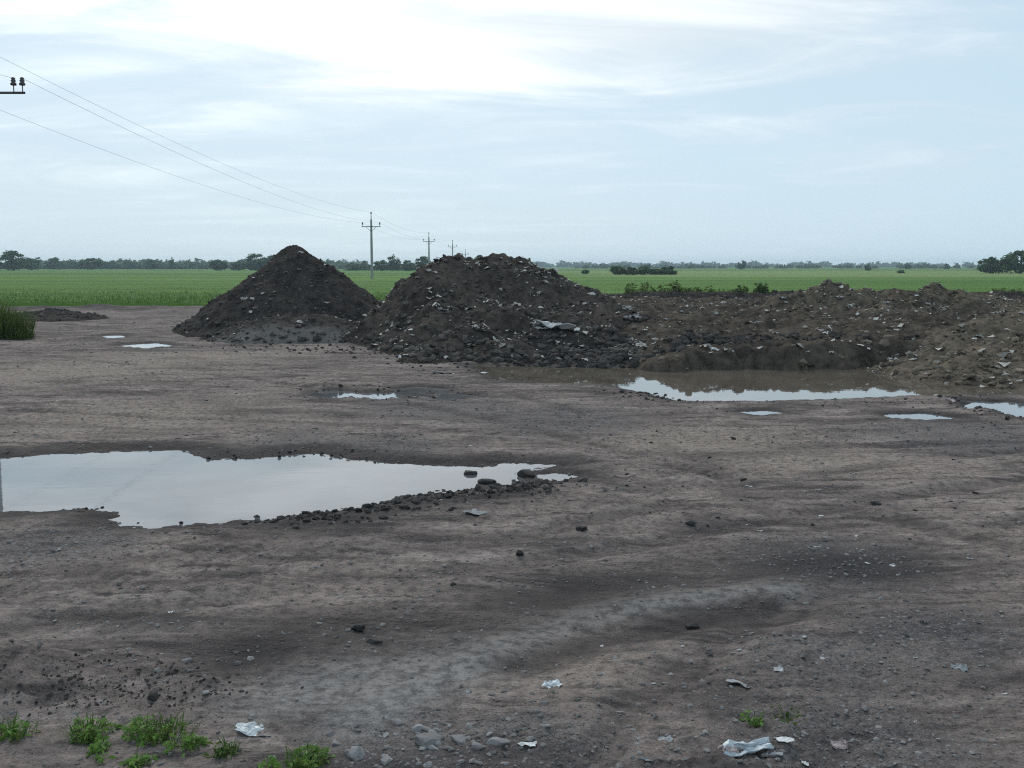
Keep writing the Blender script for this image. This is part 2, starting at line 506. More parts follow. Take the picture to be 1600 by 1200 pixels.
def yard(x, y, want_attr=False):
    x = np.asarray(x, float); y = np.asarray(y, float)
    far = ss(60, 46, y)
    h = .035 * fbm(x * .22, y * .22, 3, 3) + .030 * fbm(x * .8, y * .8, 4, 9)
    # vehicle tracks: long shallow furrows sweeping across the yard
    wx = x + 1.2 * gnoise(x * .12, y * .12, 71)
    tr = fbm((x * .35 + y * .1), (y - .25 * wx) * 2.6, 3, 41)
    h = h + .020 * tr * ss(3, 6, y)
    rough = ss(-.15, .35, fbm(x * .55, y * .55, 3, 21))
    wet = np.zeros_like(x)
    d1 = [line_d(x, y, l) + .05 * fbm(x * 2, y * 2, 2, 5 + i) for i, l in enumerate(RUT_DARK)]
    d2 = [line_d(x, y, l) + .03 * fbm(x * 3, y * 3, 2, 15 + i) for i, l in enumerate(RIDGE)]
    smooth = np.zeros_like(x)
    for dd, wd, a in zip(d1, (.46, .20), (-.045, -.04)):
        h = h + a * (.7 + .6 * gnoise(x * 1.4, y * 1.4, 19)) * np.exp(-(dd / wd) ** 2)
        wet = np.maximum(wet, .92 * np.exp(-(dd / (wd * .95)) ** 2) * (.92 + .35 * gnoise(x * 1.1, y * 2.2, 23)).clip(0, 1))  # damp mud, darkened further so its colour stands in for weak furrow shading
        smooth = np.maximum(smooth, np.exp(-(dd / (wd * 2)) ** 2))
    for dd, wd, a in zip(d2, (.15, .09), (.016, .014)):
        h = h + a * (.7 + .9 * gnoise(x * 1.7, y * 1.7, 29)) * np.exp(-(dd / wd) ** 2)
        smooth = np.maximum(smooth, np.exp(-(dd / .35) ** 2))
    slick = poly_sd(x, y, SLICK)
    clay = np.maximum(ss(.22, -.25, slick + .12 * fbm(x * 2.5, y * 2.5, 3, 37)) * .8, np.exp(-(d2[0] / .19) ** 2))
    clay = np.maximum(clay, .7 * np.exp(-(d2[1] / .12) ** 2))
    clay = clay * (1 - .8 * np.exp(-(d1[0] / .36) ** 2)) * (1 - .8 * np.exp(-(d1[1] / .13) ** 2))
    smooth = np.maximum(smooth, clay)
    for i, l in enumerate(TRACKS):
        dd = line_d(x, y, l)
        m_ = np.exp(-(dd / .13) ** 4) * ss(-.35, .15, gnoise(x * .5, y * .5, 301 + i))
        lug = np.maximum(0, np.sin((x * .9 + y * (.5 if i % 2 else -.4)) * 34))
        h = h - m_ * (.024 + .010 * lug) + .014 * np.exp(-((dd - .19) / .06) ** 2) * m_.clip(.3, 1)
        wet = np.maximum(wet, .45 * m_)
    sdl = poly_sd(x, y, ROUGH_L)
    lumpy = ss(.25, -.1, sdl)
    h = h + lumpy * (.10 * fbm(x * 2.3, y * 2.3, 5, 33, .6) + .01)
    wet = np.maximum(wet, lumpy * .5 * ss(-.1, .3, fbm(x * 3, y * 3, 3, 35)))
    bits = fbm(x * 6, y * 6, 4, 51, .6, True)
    h = h + (.013 + .026 * np.maximum(rough, lumpy)) * (1 - .8 * smooth) * bits * far
    gravel = np.zeros_like(x); sand = np.zeros_like(x)
    nb = fbm(x * .9, y * .9, 4, 61)
    for c, r in BLOBS_GRAV:
        gravel = np.maximum(gravel, ss(1.15, .35, np.hypot(x - c[0], (y - c[1])) / r + .45 * nb))
    for c, r in BLOBS_SAND:
        sand = np.maximum(sand, ss(1.2, .2, np.hypot(x - c[0], (y - c[1]) * 1.1) / r + .5 * nb))
    # sloppy mud bank along the near shore of the big puddle
    ml = line_d(x, y, gp([(430, 818), (560, 803), (650, 785), (740, 778), (800, 772)], 0))
    h = h + .075 * np.exp(-(ml / .22) ** 2) * (.5 + .8 * fbm(x * 3.5, y * 3.5, 3, 77))
    wet = np.maximum(wet, .95 * np.exp(-(ml / .42) ** 2))
    # puddles
    shore = fbm(x * 2.2, y * 2.2, 4, 91) + .5 * fbm(x * 7, y * 7, 2, 95)
    for k, p in PUD.items():
        poly = p['poly']
        sd = poly_sd(x, y, poly)
        sd = sd + p['amp'] * shore
        tgt = WL + np.clip((sd - (0 if k in ('big', 'pit') else .02 if k == 's1' else .05 if k in ('l2', 'r1', 'r3') else .25 if k[0] == 's' else .16)) * (.16 if k in ('big', 'pit') else .22), -.10, .05)
        wgt = ss(1.1, .0, sd) if k in ('big', 'pit') else ss(.30, .06, sd)
        extra = (.016 if k in ('big', 'pit') else .045 if k in ('l1', 'm1', 'r2') else .02) * bits * ss(-.5, -.05, sd)
        h = h * (1 - wgt) + (tgt + extra) * wgt
        wet = np.maximum(wet, ss(.55 if k in ('big', 'pit') else .5, .05, sd + .15 * nb) * .95)
        gravel = gravel * (1 - .6 * ss(.3, 0, sd)); sand = sand * (1 - ss(.6, 0, sd))
    wet = np.maximum(wet, .6 * ss(.18, .5, fbm(x * .42 + 9, y * .9, 4, 101)))
    wet = np.maximum(wet,   .16 * ss(7.4, 4.6, y + 1.6 * nb))          # slightly darker towards the near end of the yard
    rdg = np.exp(-((y - 46.5 - .6 * gnoise(x * .2, y * 0, 7)) / .6) ** 2) * ss(2, -4, x) * (.7 + .6 * gnoise(x * .5, y * .3, 8))
    h = h + .24 * rdg
    wet = np.maximum(wet, .8 * rdg.clip(0, 1))
    if want_attr:
        return h, wet, gravel, sand, clay
    return h

def build_yard():
    y0 = -2.0
    rr = np.exp(np.linspace(math.log(3.6), math.log(66.0), 800))
    rr = np.concatenate([rr, [75, 90, 120, 180, 300, 600, 1200, 2500, 5000]])
    ang = np.tan(np.radians(np.linspace(-43, 43, 570)))
    X = rr[:, None] * ang[None, :]
    Y = np.repeat(rr[:, None] + y0, len(ang), 1)
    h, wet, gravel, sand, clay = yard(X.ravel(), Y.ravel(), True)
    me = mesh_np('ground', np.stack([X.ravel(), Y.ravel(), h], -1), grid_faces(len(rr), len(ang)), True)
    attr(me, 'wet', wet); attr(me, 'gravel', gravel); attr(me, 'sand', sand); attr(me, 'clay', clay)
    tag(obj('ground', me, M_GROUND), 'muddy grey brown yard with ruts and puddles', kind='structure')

build_yard()

def build_water():
    for lv, (k, p) in enumerate(PUD.items()):
        a = np.array(p['poly']); mn, mx = a.min(0) - .9, a.max(0) + .9
        if k not in ('big', 'pit'):
            mn, mx = a.min(0) - .3, a.max(0) + .3
        n = 24
        gx, gy = np.meshgrid(np.linspace(mn[0], mx[0], n), np.linspace(mn[1], mx[1], n))
        c = poly_sd(gx.ravel(), gy.ravel(), a)
        fs = grid_faces(n, n)
        keep = c[fs].min(1) < (.55 if k in ('big', 'pit') else .28)
        me = mesh_np('puddle', np.stack([gx.ravel(), gy.ravel(), np.full(gx.size, WL + .0015 * lv)], -1), fs[keep], True)
        o = obj('pit_pool' if k == 'pit' else 'puddle', me, M_POND if k == 'pit' else M_WATER)
        tag(o, kind='structure')
build_water()

# ------------------------------------------------------------------ mounds
MOUNDS = {}
def _sink(q):
    return .14 * ss(.10, .01, q)
def cones(peaks, warp=.25, seed=1, soft=.12, flare=6.0):
    pk = []
    for (px, py, Y, s, r) in peaks:
        q = PY(px, py, Y)
        pk.append((q[0], q[1], q[2], s, r))
    def f(x, y):
        wx = x + warp * fbm(x * .7, y * .7, 3, seed); wy = y + warp * fbm(x * .7 + 31, y * .7, 3, seed + 5)
        acc = None
        for (cx, cy, cz, s, r) in pk:
            dd = np.sqrt((wx - cx) ** 2 + (wy - cy) ** 2 + (r * .7 + .05) ** 2) - (r * .7 + .05)
            v = cz - s * dd
            acc = np.exp(v / soft) if acc is None else acc + np.exp(v / soft)
        v = soft * np.log(acc)
        return np.log1p(np.exp(np.clip(flare * v, -40, 40))) / flare - .03 - _sink(np.log1p(np.exp(np.clip(flare * v, -40, 40))) / flare)
    return f

def lumps(f, seed, amp, fine):
    def g(x, y):
        x = np.asarray(x, float); y = np.asarray(y, float)
        h = f(x, y)
        m = ss(0, .5, h)
        slump = fbm(x * .62 + .3 * gnoise(y, x, seed), y * .62, 2, seed + 21, .5, True)
        return h + m * (.55 * amp * (slump - .45) + amp * fbm(x * 1.1, y * 1.1, 4, seed, .55) + fine * fbm(x * 3.6, y * 3.6, 4, seed + 3, .6, True)) + ss(.0, .1, h) * .3 * fine * fbm(x * 5, y * 5, 3, seed + 9)
    return g

MOUNDS['cone'] = dict(f=lumps(cones([(463, 384, 31.5, .78, .35), (395, 462, 31.6, .80, .3), (522, 462, 31.6, .78, .4), (345, 490, 31.4, .75, .1), (556, 490, 30.6, .7, .3),
                                    (440, 494, 28.0, .45, .9), (510, 496, 27.8, .45, .7), (385, 508, 28.2, .42, .5), (578, 512, 28.4, .55, .3)], .28, 3, .12, 9.0), 5, .12, .07), box=(-12.5, -1.5, 24.0, 36.5), step=.065)
MOUNDS['heap'] = dict(f=lumps(cones([(765, 401, 27.6, .95, 1.0), (693, 407, 27.3, 1.0, .7), (730, 404, 27.6, .95, .8), (805, 409, 27.4, .95, .5), (855, 425, 27.4, .80, .3), (652, 440, 26.8, .95, .3),
                                    (905, 456, 27.2, .60, .3), (930, 464, 26.4, .5, .3), (690, 474, 24.8, .85, .5), (800, 480, 24.2, .85, .5), (870, 482, 24.6, .75, .4), (745, 462, 25.4, .9, .3), (668, 502, 23.8, .80, .4), (735, 512, 22.5, .75, .5),
                                    (685, 540, 21.6, .55, .4), (775, 535, 21.6, .6, .4), (655, 548, 22.2, .5, .2)], .5, 13, .07, 10.0), 15, .22, .11), box=(-5.8, 5.6, 18.8, 32.5), step=.06)
MOUNDS['low'] = dict(f=lumps(cones([(862, 505, 23.0, .62, .4), (930, 511, 23.2, .60, .4), (1000, 530, 22.6, .55, .4), (800, 532, 21.8, .6, .3), (960, 545, 21.2, .5, .2), (880, 545, 21.4, .5, .3)], .3, 23, .08, 10.0), 25, .14, .09),
                     box=(-1.6, 4.6, 18.9, 24.5), step=.055)
def bank_f():
    ex = [G(px, 572)[0] for px in (780, 900, 1050, 1100, 1250, 1400, 1500)] + [14, 30]
    ey = [G(px, py)[1] for px, py in ((780, 574), (900, 577), (1050, 579), (1100, 577), (1250, 575), (1400, 573), (1500, 570))] + [21, 21]
    def f(x, y):
        ye = np.interp(x, ex, ey) + .85 * fbm(x * 1.0, y * 1.0, 4, 131, .6)
        h = .40 * ss(-.05, .50, y - ye) + .10 * ss(.3, 1.2, y - ye) * fbm(x * .8, y * .8, 3, 139, .5, True) + .26 * ss(22.5, 33, y)
        left = ss(1.9, 3.9, x + .4 * fbm(y, x, 2, 3)) + .75 * ss(0.2, 2.2, x) * ss(23.5, 25.5, y); left = left.clip(0, 1); right = ss(27, 23, x)
        return h * left * right * ss(42, 39, y) - .05 - .12 * ss(.10, .0, h * left * right)
    return f
MOUNDS['bank'] = dict(f=lumps(bank_f(), 135, .24, .10), box=(-.6, 27, 18.6, 42), step=.085)
MOUNDS['back'] = dict(f=lumps(cones([(1300, 446, 31.5, .70, .5), (1255, 459, 31.0, .7, .3), (1350, 456, 31.6, .7, .3), (1410, 450, 31.6, .68, .5), (1475, 447, 32.0, .62, .5), (1225, 466, 30.4, .65, .3), (1365, 480, 29.6, .65, .5),
                                     (1275, 490, 28.6, .6, .5), (1450, 484, 29.4, .6, .5), (1540, 464, 32.0, .5, .6), (1330, 504, 27.2, .55, .3), (1420, 502, 27.5, .55, .3)], .5, 43, .07, 9.0), 45, .24, .13), box=(5.2, 20.5, 23.0, 37), step=.07)
MOUNDS['right'] = dict(f=lumps(cones([(1690, 476, 22.8, .45, .9), (1610, 485, 22.8, .45, .6), (1540, 500, 22.2, .45, .4), (1485, 522, 21.0, .50, .4), (1450, 545, 19.4, .50, .2),
                                      (1590, 540, 19.4, .40, .6), (1530, 556, 18.4, .38, .4), (1650, 535, 19.0, .38, .8), (1640, 575, 17.4, .35, .5), (1790, 488, 22, .40, 1.0)], .35, 53, .08, 10.0), 55, .13, .09), box=(4.6, 20.5, 14.6, 27), step=.062)
def berm_f():
    def f(x, y):
        c = 42.5 + .8 * gnoise(x * .15, y * 0, 63)
        top = 1.08 + .12 * gnoise(x * .35, y * 0 + 3, 64)
        h = top - .65 * np.sqrt((y - c) ** 2 + .05)
        h = np.log1p(np.exp(np.clip(5 * h, -40, 40))) / 5 - .03
        return h * ss(.5, 3, x) * ss(31, 26, x)
    return f
MOUNDS['berm'] = dict(f=lumps(berm_f(), 65, .10, .05), box=(.3, 31, 39.0, 46), step=.11)
MOUNDS['small'] = dict(f=lumps(cones([(88, 484, 38.5, .30, .5), (65, 488, 38.2, .3, .4)], .3, 73), 75, .05, .04), box=(-21, -13.5, 35.5, 41.5), step=.09)

def top_z(x, y):
    z = yard(np.atleast_1d(x), np.atleast_1d(y))
    for m in MOUNDS.values():
        b = m['box']
        xx = np.atleast_1d(np.asarray(x, float)); yy = np.atleast_1d(np.asarray(y, float))
        ins = (xx > b[0]) & (xx < b[1]) & (yy > b[2]) & (yy < b[3])
        if ins.any():
            z[ins] = np.maximum(z[ins], m['f'](xx[ins], yy[ins]))
    return z

def hit(px, py):
    """where the sight line of a photo pixel meets the ground or a mound"""
    r = ray(px, py); r = r / r[1]
    def scan(t):
        x, y, z = r[0] * t, t, CAMH + r[2] * t
        g = top_z(x, y)
        under = z < g
        if not under.any():
            return None
        i = int(np.argmax(under))
        return i, np.array([x[i], y[i], g[i]])
    t0 = np.concatenate([np.arange(2.5, 10, .12), np.arange(10, 50, .2)])
    q = scan(t0)
    if q is None:
        return G(px, py)
    i = max(q[0], 1)
    q2 = scan(np.linspace(t0[i - 1], t0[i], 14))
    return q2[1] if q2 else q[1]

# icosahedron for clods and pebbles
phi = (1 + 5 ** .5) / 2
ICO_V = np.array([(-1, phi, 0), (1, phi, 0), (-1, -phi, 0), (1, -phi, 0), (0, -1, phi), (0, 1, phi), (0, -1, -phi), (0, 1, -phi), (phi, 0, -1), (phi, 0, 1), (-phi, 0, -1), (-phi, 0, 1)]) / math.sqrt(1 + phi * phi)
ICO_F = np.array([(0, 11, 5), (0, 5, 1), (0, 1, 7), (0, 7, 10), (0, 10, 11), (1, 5, 9), (5, 11, 4), (11, 10, 2), (10, 7, 6), (7, 1, 8), (3, 9, 4), (3, 4, 2), (3, 2, 6), (3, 6, 8), (3, 8, 9), (4, 9, 5), (2, 4, 11), (6, 2, 10), (8, 6, 7), (9, 8, 1)])

def rand_rot(n):
    q = rng.normal(size=(n, 4)); q /= np.linalg.norm(q, axis=1)[:, None]
    a, b, c, d_ = q.T
    return np.stack([np.stack([1 - 2 * (c * c + d_ * d_), 2 * (b * c - a * d_), 2 * (b * d_ + a * c)], -1),
                     np.stack([2 * (b * c + a * d_), 1 - 2 * (b * b + d_ * d_), 2 * (c * d_ - a * b)], -1),
                     np.stack([2 * (b * d_ - a * c), 2 * (c * d_ + a * b), 1 - 2 * (b * b + c * c)], -1)], 1)

def clod_mesh(name, pos, size, flat=.7, sink=.25):
    n = len(pos)
    v = ICO_V[None] * (1 + rng.uniform(-.38, .3, (n, 12, 1)))
    v = v * rng.uniform(.55, 1.2, (n, 1, 3))
    v = np.einsum('nij,nkj->nki', rand_rot(n), v)
    v = v * size[:, None, None] * np.array([1, 1, flat])
    v = v + pos[:, None, :] + np.array([0, 0, 1.0]) * (size * (flat - 2 * sink) * .5)[:, None, None]
    f = ICO_F[None] + (np.arange(n) * 12)[:, None, None]
    return mesh_np(name, v.reshape(-1, 3), f.reshape(-1, 3), False)

def litter_mesh(name, pos, size):
    """tiny bent scraps of rubbish, each a folded strip"""
    n = len(pos)
    base = np.array([(-1, -.6, 0), (0, -.7, .35), (1, -.4, .05), (-.9, .6, .1), (.1, .5, .45), (.9, .7, .0)], float)
    v = base[None] + rng.uniform(-.5, .5, (n, 6, 3))
    ang = rng.uniform(0, 6.28, n); c, s = np.cos(ang), np.sin(ang)
    v = np.stack([v[..., 0] * c[:, None] - v[..., 1] * s[:, None], v[..., 0] * s[:, None] + v[..., 1] * c[:, None], v[..., 2] + .2], -1)
    v = v * size[:, None, None] + pos[:, None, :]
    q = np.array([(0, 1, 4, 3), (1, 2, 5, 4)])
    f = q[None] + (np.arange(n) * 6)[:, None, None]
    return mesh_np(name, v.reshape(-1, 3), f.reshape(-1, 4), False)

def build_mound(key, name, label, mat, clodmat, nclod, smax, nlit, cat='soil mound', pale=None):
    m = MOUNDS[key]; b = m['box']; st = m['step']
    xs = np.arange(b[0], b[1], st); ys = np.arange(b[2], b[3], st)
    gx, gy = np.meshgrid(xs, ys)
    x, y = gx.ravel(), gy.ravel()
    h = m['f'](x, y)
    g = yard(x, y)
    fs = grid_faces(len(ys), len(xs))
    keep = (h[fs] > g[fs] - .06).any(1)
    used = np.unique(fs[keep]); remap = np.zeros(len(x), int); remap[used] = np.arange(len(used))
    root = obj(name, None, loc=((b[0] + b[1]) / 2, (b[2] + b[3]) / 2, 0))
    tag(root, label, cat)
    c = np.array([(b[0] + b[1]) / 2, (b[2] + b[3]) / 2, 0])
    vv = np.stack([x, y, h], -1)[used]
    me = mesh_np('soil', vv - c, remap[fs[keep]], True)
    attr(me, 'pale', pale(vv[:, 0], vv[:, 1], vv[:, 2]) if pale else np.zeros(len(vv)))
    obj('soil', me, mat, root)
    up = np.where((h > g + .02))[0]
    # only where no other mound covers it
    if nclod:
        i = rng.choice(up, nclod)
        p = np.stack([x[i] + rng.uniform(-st, st, nclod), y[i] + rng.uniform(-st, st, nclod), np.zeros(nclod)], -1)
        p[:, 2] = m['f'](p[:, 0], p[:, 1])
        low = ss(.9, .0, p[:, 2]) * .5 + .75          # coarser lumps roll down to the foot
        s = (.010 + smax * 1.2 * rng.random(nclod) ** 7) * low
        s[:nclod // 60] = smax * rng.uniform(.7, 1.5, nclod // 60) * ss(.9, .1, p[:nclod // 60, 2])
        tag(obj('soil_clods', clod_mesh('soil_clods', p - c, s), clodmat, root), kind='stuff')
    if nlit:
        i = rng.choice(up, nlit * 3)
        dens = fbm(x[i] * .9, y[i] * .9, 4, 201, .6) + .12 * rng.normal(size=len(i))
        i = i[dens > np.quantile(dens, .66)]
        p = np.stack([x[i], y[i], h[i] + .01], -1)
        s = .010 + .085 * rng.random(len(i)) ** 4
        tag(obj('rubbish_bits', litter_mesh('rubbish_bits', p - c, s), M_LITTER, root), kind='stuff')
    return root

def pale_cone(x, y, z):
    return .9 * ss(.85, .55, z + .12 * fbm(x * 1.5, y * 1.5, 3, 301)) * ss(27.4, 26.6, y) * ss(-8.6, -7.6, x)

build_mound('cone', 'soil_mound', 'tall dark cone-shaped soil mound left of the wide heap', M_DARK, M_CLOD_D, 4600, .09, 280, pale=pale_cone)
build_mound('heap', 'soil_mound', 'widest dark rubble heap with a flat top beside the cone-shaped mound', M_HEAP, M_CLOD_D, 7000, .11, 2400)
build_mound('low', 'soil_mound', 'low dark soil heap at the pool edge with a crumpled white sheet on it', M_DARK, M_CLOD_D, 2400, .09, 900)
build_mound('bank', 'rubble_bank', 'uneven rubble bank with a dark cut face behind the pit pool', M_BANK, M_CLOD_B, 6500, .11, 4200, 'rubble bank')
build_mound('back', 'soil_mound', 'long brown rubble mound behind the bank, against the green field', M_BROWN, M_CLOD_B, 5200, .11, 2400)
build_mound('right', 'soil_mound', 'brown soil mound sloping into the pool at the right edge', M_BROWN, M_CLOD_B, 6000, .08, 1300)
build_mound('berm', 'soil_berm', 'long low dark soil berm between the rubble and the field', M_DARK, M_CLOD_D, 2500, .12, 60, 'soil berm')
build_mound('small', 'soil_mound', 'small dark soil heap beside the tall grass at the left edge', M_DARK, M_CLOD_D, 500, .10, 0)

# ------------------------------------------------------------------ field and crop
FZ = .22
def field_edge(x):
    return np.where(x < 1, 50.5, 46.5) + 1.2 * gnoise(x * .08, x * 0, 83) + .4 * gnoise(x * .6, x * 0, 84)

def build_field():
    xs = np.concatenate([[-6000, -3000, -1500, -700, -300, -150], np.linspace(-80, 80, 160), [150, 300, 700, 1500, 3000, 6000]])
    off = np.array([0, .12, .4, 1, 2, 4, 8, 16, 30, 60, 120, 250, 500, 1000, 2500, 6000.])
    X = np.repeat(xs[None, :], len(off), 0)
    Y = field_edge(X) + off[:, None]
    Z = FZ * ss(-.01, .3, np.repeat(off[:, None], len(xs), 1)) + .05 * gnoise(X * .5, Y * .5, 5) * (off[:, None] > .2) - .06 * (off[:, None] == 0)
    me = mesh_np('field', np.stack([X.ravel(), Y.ravel(), Z.ravel()], -1), grid_faces(len(off), len(xs)), True)
    tag(obj('field', me, M_FIELD), 'flat green crop field reaching to the horizon', kind='structure')
    n = 52000
    r = rng.random(n)
    off = 60 * r ** 1.5
    x = rng.uniform(-1, 1, n) * (42 + .6 * off)
    y = field_edge(x) + off - .05
    base = np.stack([x, y, np.full(n, FZ - .05)], -1)
    hgt = rng.uniform(.14, .27, n) * (1 + .35 * gnoise(x * .2, y * .2, 88))
    a = rng.uniform(0, math.pi, n); hgt = hgt * (1.05 - off / 62); wd = rng.uniform(.012, .03, n)
    lean = rng.normal(0, .10, (n, 2))
    dx, dy = np.cos(a) * wd, np.sin(a) * wd
    v = np.zeros((n, 3, 3))
    v[:, 0] = base + np.stack([dx, dy, 0 * dx], -1)
    v[:, 1] = base - np.stack([dx, dy, 0 * dx], -1)
    v[:, 2] = base + np.stack([lean[:, 0], lean[:, 1], hgt], -1)
    me = mesh_np('crop_plants', v.reshape(-1, 3), np.arange(n * 3).reshape(-1, 3), False)
    tag(obj('crop_plants', me, M_CROP), 'green crop plants standing in the field', 'crop', kind='stuff')
build_field()

# ------------------------------------------------------------------ pebbles and loose soil over the yard
def build_pebbles():
    n = 90000
    r = np.exp(rng.uniform(math.log(3.0), math.log(36), n))
    x = r * np.tan(rng.uniform(-.62, .62, n)); y = r
    h, wet, gr, sa, cy = yard(x, y, True)
    dens = .22 * (1 - .8 * cy) + .8 * gr + .5 * ss(0, .5, fbm(x * .8, y * .8, 3, 401)) * (1 - cy) + .25 * wet
    keep = (rng.random(n) < dens * .75) & (h > WL - .004)
    x, y, h, r = x[keep], y[keep], h[keep], r[keep]
    n = len(x)
    s = (.0028 + .015 * rng.random(n) ** 5) * (.75 + .07 * r)
    p = np.stack([x, y, h], -1)
    print('pebbles', n)
    tag(obj('pebbles', clod_mesh('pebbles', p, s, .6), M_PEBBLE), 'small pebbles and crumbs of soil strewn over the yard', 'pebbles', kind='stuff')
build_pebbles()

def build_mudcrumbs():
    """dark lumps along the shore of the big puddle, the strip puddle and at the mound feet"""
    lines = [([(430, 816), (560, 800), (650, 782), (760, 772), (830, 768), (850, 757)], 520, .20, .036),
             ([(330, 712), (420, 712), (480, 704), (560, 714)], 120, .15, .02),
             ([(470, 618), (540, 620), (640, 622), (700, 625)], 110, .3, .032),
             ([(500, 606), (600, 608), (700, 614)], 90, .3, .032),
             ([(1500, 626), (1560, 646), (1640, 660)], 110, .3, .035),
             ([(940, 612), (1000, 618), (1060, 626)], 90, .25, .03),
             ([(60, 1060), (180, 1050), (330, 1075)], 420, .16, .011),
             ([(20, 1090), (150, 1085), (340, 1095)], 260, .13, .010),
             ([(330, 540), (430, 545), (560, 548), (640, 555), (720, 575)], 330, .7, .05),
             ([(800, 566), (950, 570), (1100, 566), (1250, 562), (1400, 560)], 900, .28, .10),
             ([(1030, 632), (1200, 634), (1420, 626)], 120, .3, .02)]
    P, S = [], []
    for l, n, sp, sz in lines:
        pts = np.array([G(*q)[:2] for q in l])
        seg = np.linalg.norm(np.diff(pts, axis=0), axis=1); cum = np.concatenate([[0], seg.cumsum()])
        t = rng.uniform(0, cum[-1], n)
        q = np.stack([np.interp(t, cum, pts[:, 0]), np.interp(t, cum, pts[:, 1])], -1) + rng.normal(0, sp, (n, 2))
        P.append(q); S.append(sz * (.3 + 1.0 * rng.random(n) ** 3))
    P = np.concatenate(P); S = np.concatenate(S)
    z = top_z(P[:, 0], P[:, 1])
    ok = z > WL - .05
    P, S, z = P[ok], S[ok], z[ok]
    me = clod_mesh('mud_crumbs', np.stack([P, z], -1) if False else np.column_stack([P, z]), S, .75)
    tag(obj('mud_crumbs', me, M_CRUMB), 'dark crumbs of mud along puddle edges and mound feet', 'mud crumbs', kind='stuff')
build_mudcrumbs()

# ------------------------------------------------------------------ stones and clods one can pick out
def stone_proto(name, seed, flat):
    import bmesh
    bm = bmesh.new()
    bmesh.ops.create_icosphere(bm, subdivisions=2, radius=1.0)
    r2 = np.random.default_rng(seed)
    planes = r2.normal(size=(12, 3)); planes /= np.linalg.norm(planes, axis=1)[:, None]
    off = r2.uniform(.45, .8, 12)
    for v in bm.verts:
        p = np.array(v.co)
        for n_, o_ in zip(planes, off):
            dd = p @ n_ - o_
            if dd > 0:
                p = p - n_ * dd
        p = p * (1 + r2.uniform(-.04, .04)) * np.array([1.25, .85, flat])
        v.co = p
    me = bpy.data.meshes.new(name)
    bm.to_mesh(me); bm.free()
    return me

STONES = [stone_proto('stone', 500 + i, fl) for i, fl in enumerate((.55, .65, .45, .8, .6))]
STONES_W = [m.copy() for m in STONES]
for m in STONES: m.materials.append(M_STONE)
for m in STONES_W: m.materials.append(M_WETCLOD)

def place_stone(name, px, py, wpx, label, cat, group=None, wet=False, zoff=0.0, k=None):
    p = hit(px, py)
    size = wpx / F * math.hypot(p[1], 2) * .5 / 1.1
    me = (STONES_W if wet else STONES)[random.randrange(5) if k is None else k]
    o = obj(name, me, loc=(p[0], p[1], p[2] + size * (.16 if wet else .09) + zoff), rot=(random.uniform(-.3, .3), random.uniform(-.3, .3), random.uniform(0, 6.28)))
    o.scale = (size, size, size * random.uniform(.8, 1.1))
    return tag(o, label, cat, group)

# rubble strip at the bottom edge
place_stone('stone', 670, 1160, 56, 'largest pale grey stone in the rubble strip along the bottom edge', 'stone', k=2)
place_stone('stone', 718, 1158, 34, 'grey stone just right of the largest stone in the bottom rubble', 'stone')
place_stone('stone', 555, 1184, 44, 'grey stone right of the green weed clump at the bottom edge', 'stone', k=1)
place_stone('stone', 602, 1192, 30, 'pale stone at the bottom edge between two larger grey stones', 'stone')
place_stone('stone', 778, 1162, 38, 'rounded grey stone at the right end of the stone rubble', 'stone')
place_stone('stone', 650, 1142, 26, 'pale stone above the largest stone in the bottom rubble', 'stone')
place_stone('stone', 515, 1148, 20, 'small pale stone alone on the smooth mud above the bottom weed', 'stone')
place_stone('stone', 292, 1034, 22, 'pale stone on the dark lumpy mud at lower left', 'stone')
place_stone('stone', 322, 1084, 18, 'pale stone above the leafy weeds at lower left', 'stone')
for i in range(46):
    px = random.triangular(490, 900, 650); py = random.uniform(1128, 1198)
    place_stone('stone', px, py, random.uniform(8, 22), 'small grey stone in the rubble strip along the bottom edge', 'stone', 'small stones in the bottom rubble strip')
for i in range(16):
    px = random.uniform(900, 1580); py = random.uniform(1100, 1195)
    place_stone('stone', px, py, random.uniform(7, 14), 'small stone scattered over the gravelly mud at lower right', 'stone', 'scattered stones at lower right')

# lumps in and round the water
place_stone('mud_lump', 735, 749, 40, 'large dark mud lump standing in the big puddle', 'mud lump', wet=True, k=3)
place_stone('mud_lump', 762, 756, 34, 'long low dark mud lump touching the large lump in the big puddle', 'mud lump', wet=True, k=2)
place_stone('mud_lump', 822, 744, 34, 'dark mud lump at the right tip of the big puddle', 'mud lump', wet=True, k=0)
for px, py in ((135, 797), (160, 796), (186, 796), (206, 796), (228, 796), (216, 820), (250, 820), (283, 819)):
    place_stone('mud_lump', px, py, 9, 'small dark clod in the shallow near edge of the big puddle, left half', 'mud lump', 'clods in the big puddle left half', True, .01)
for px, py in ((534, 796), (548, 797), (570, 792), (585, 790), (622, 772), (640, 773), (668, 771), (684, 771), (693, 770), (560, 800), (600, 795), (650, 786)):
    place_stone('mud_lump', px, py, random.uniform(9, 15), 'small dark clod on the muddy near shore of the big puddle', 'mud lump', 'clods on the big puddle shore', True, .008)
for px, py in ((325, 718), (368, 716), (436, 716), (432, 726), (475, 716)):
    place_stone('mud_lump', px, py, 8, 'small dark clod poking out at the far edge of the big puddle', 'mud lump', 'clods at the far edge of the big puddle', True, .01)
for px, py in ((985, 616), (1000, 616), (1012, 617), (1024, 618), (1040, 620), (972, 614)):
    place_stone('mud_lump', px, py, 9, 'small dark clod in the shallow near edge of the pit pool', 'mud lump', 'clods in the pit pool', True, .02)
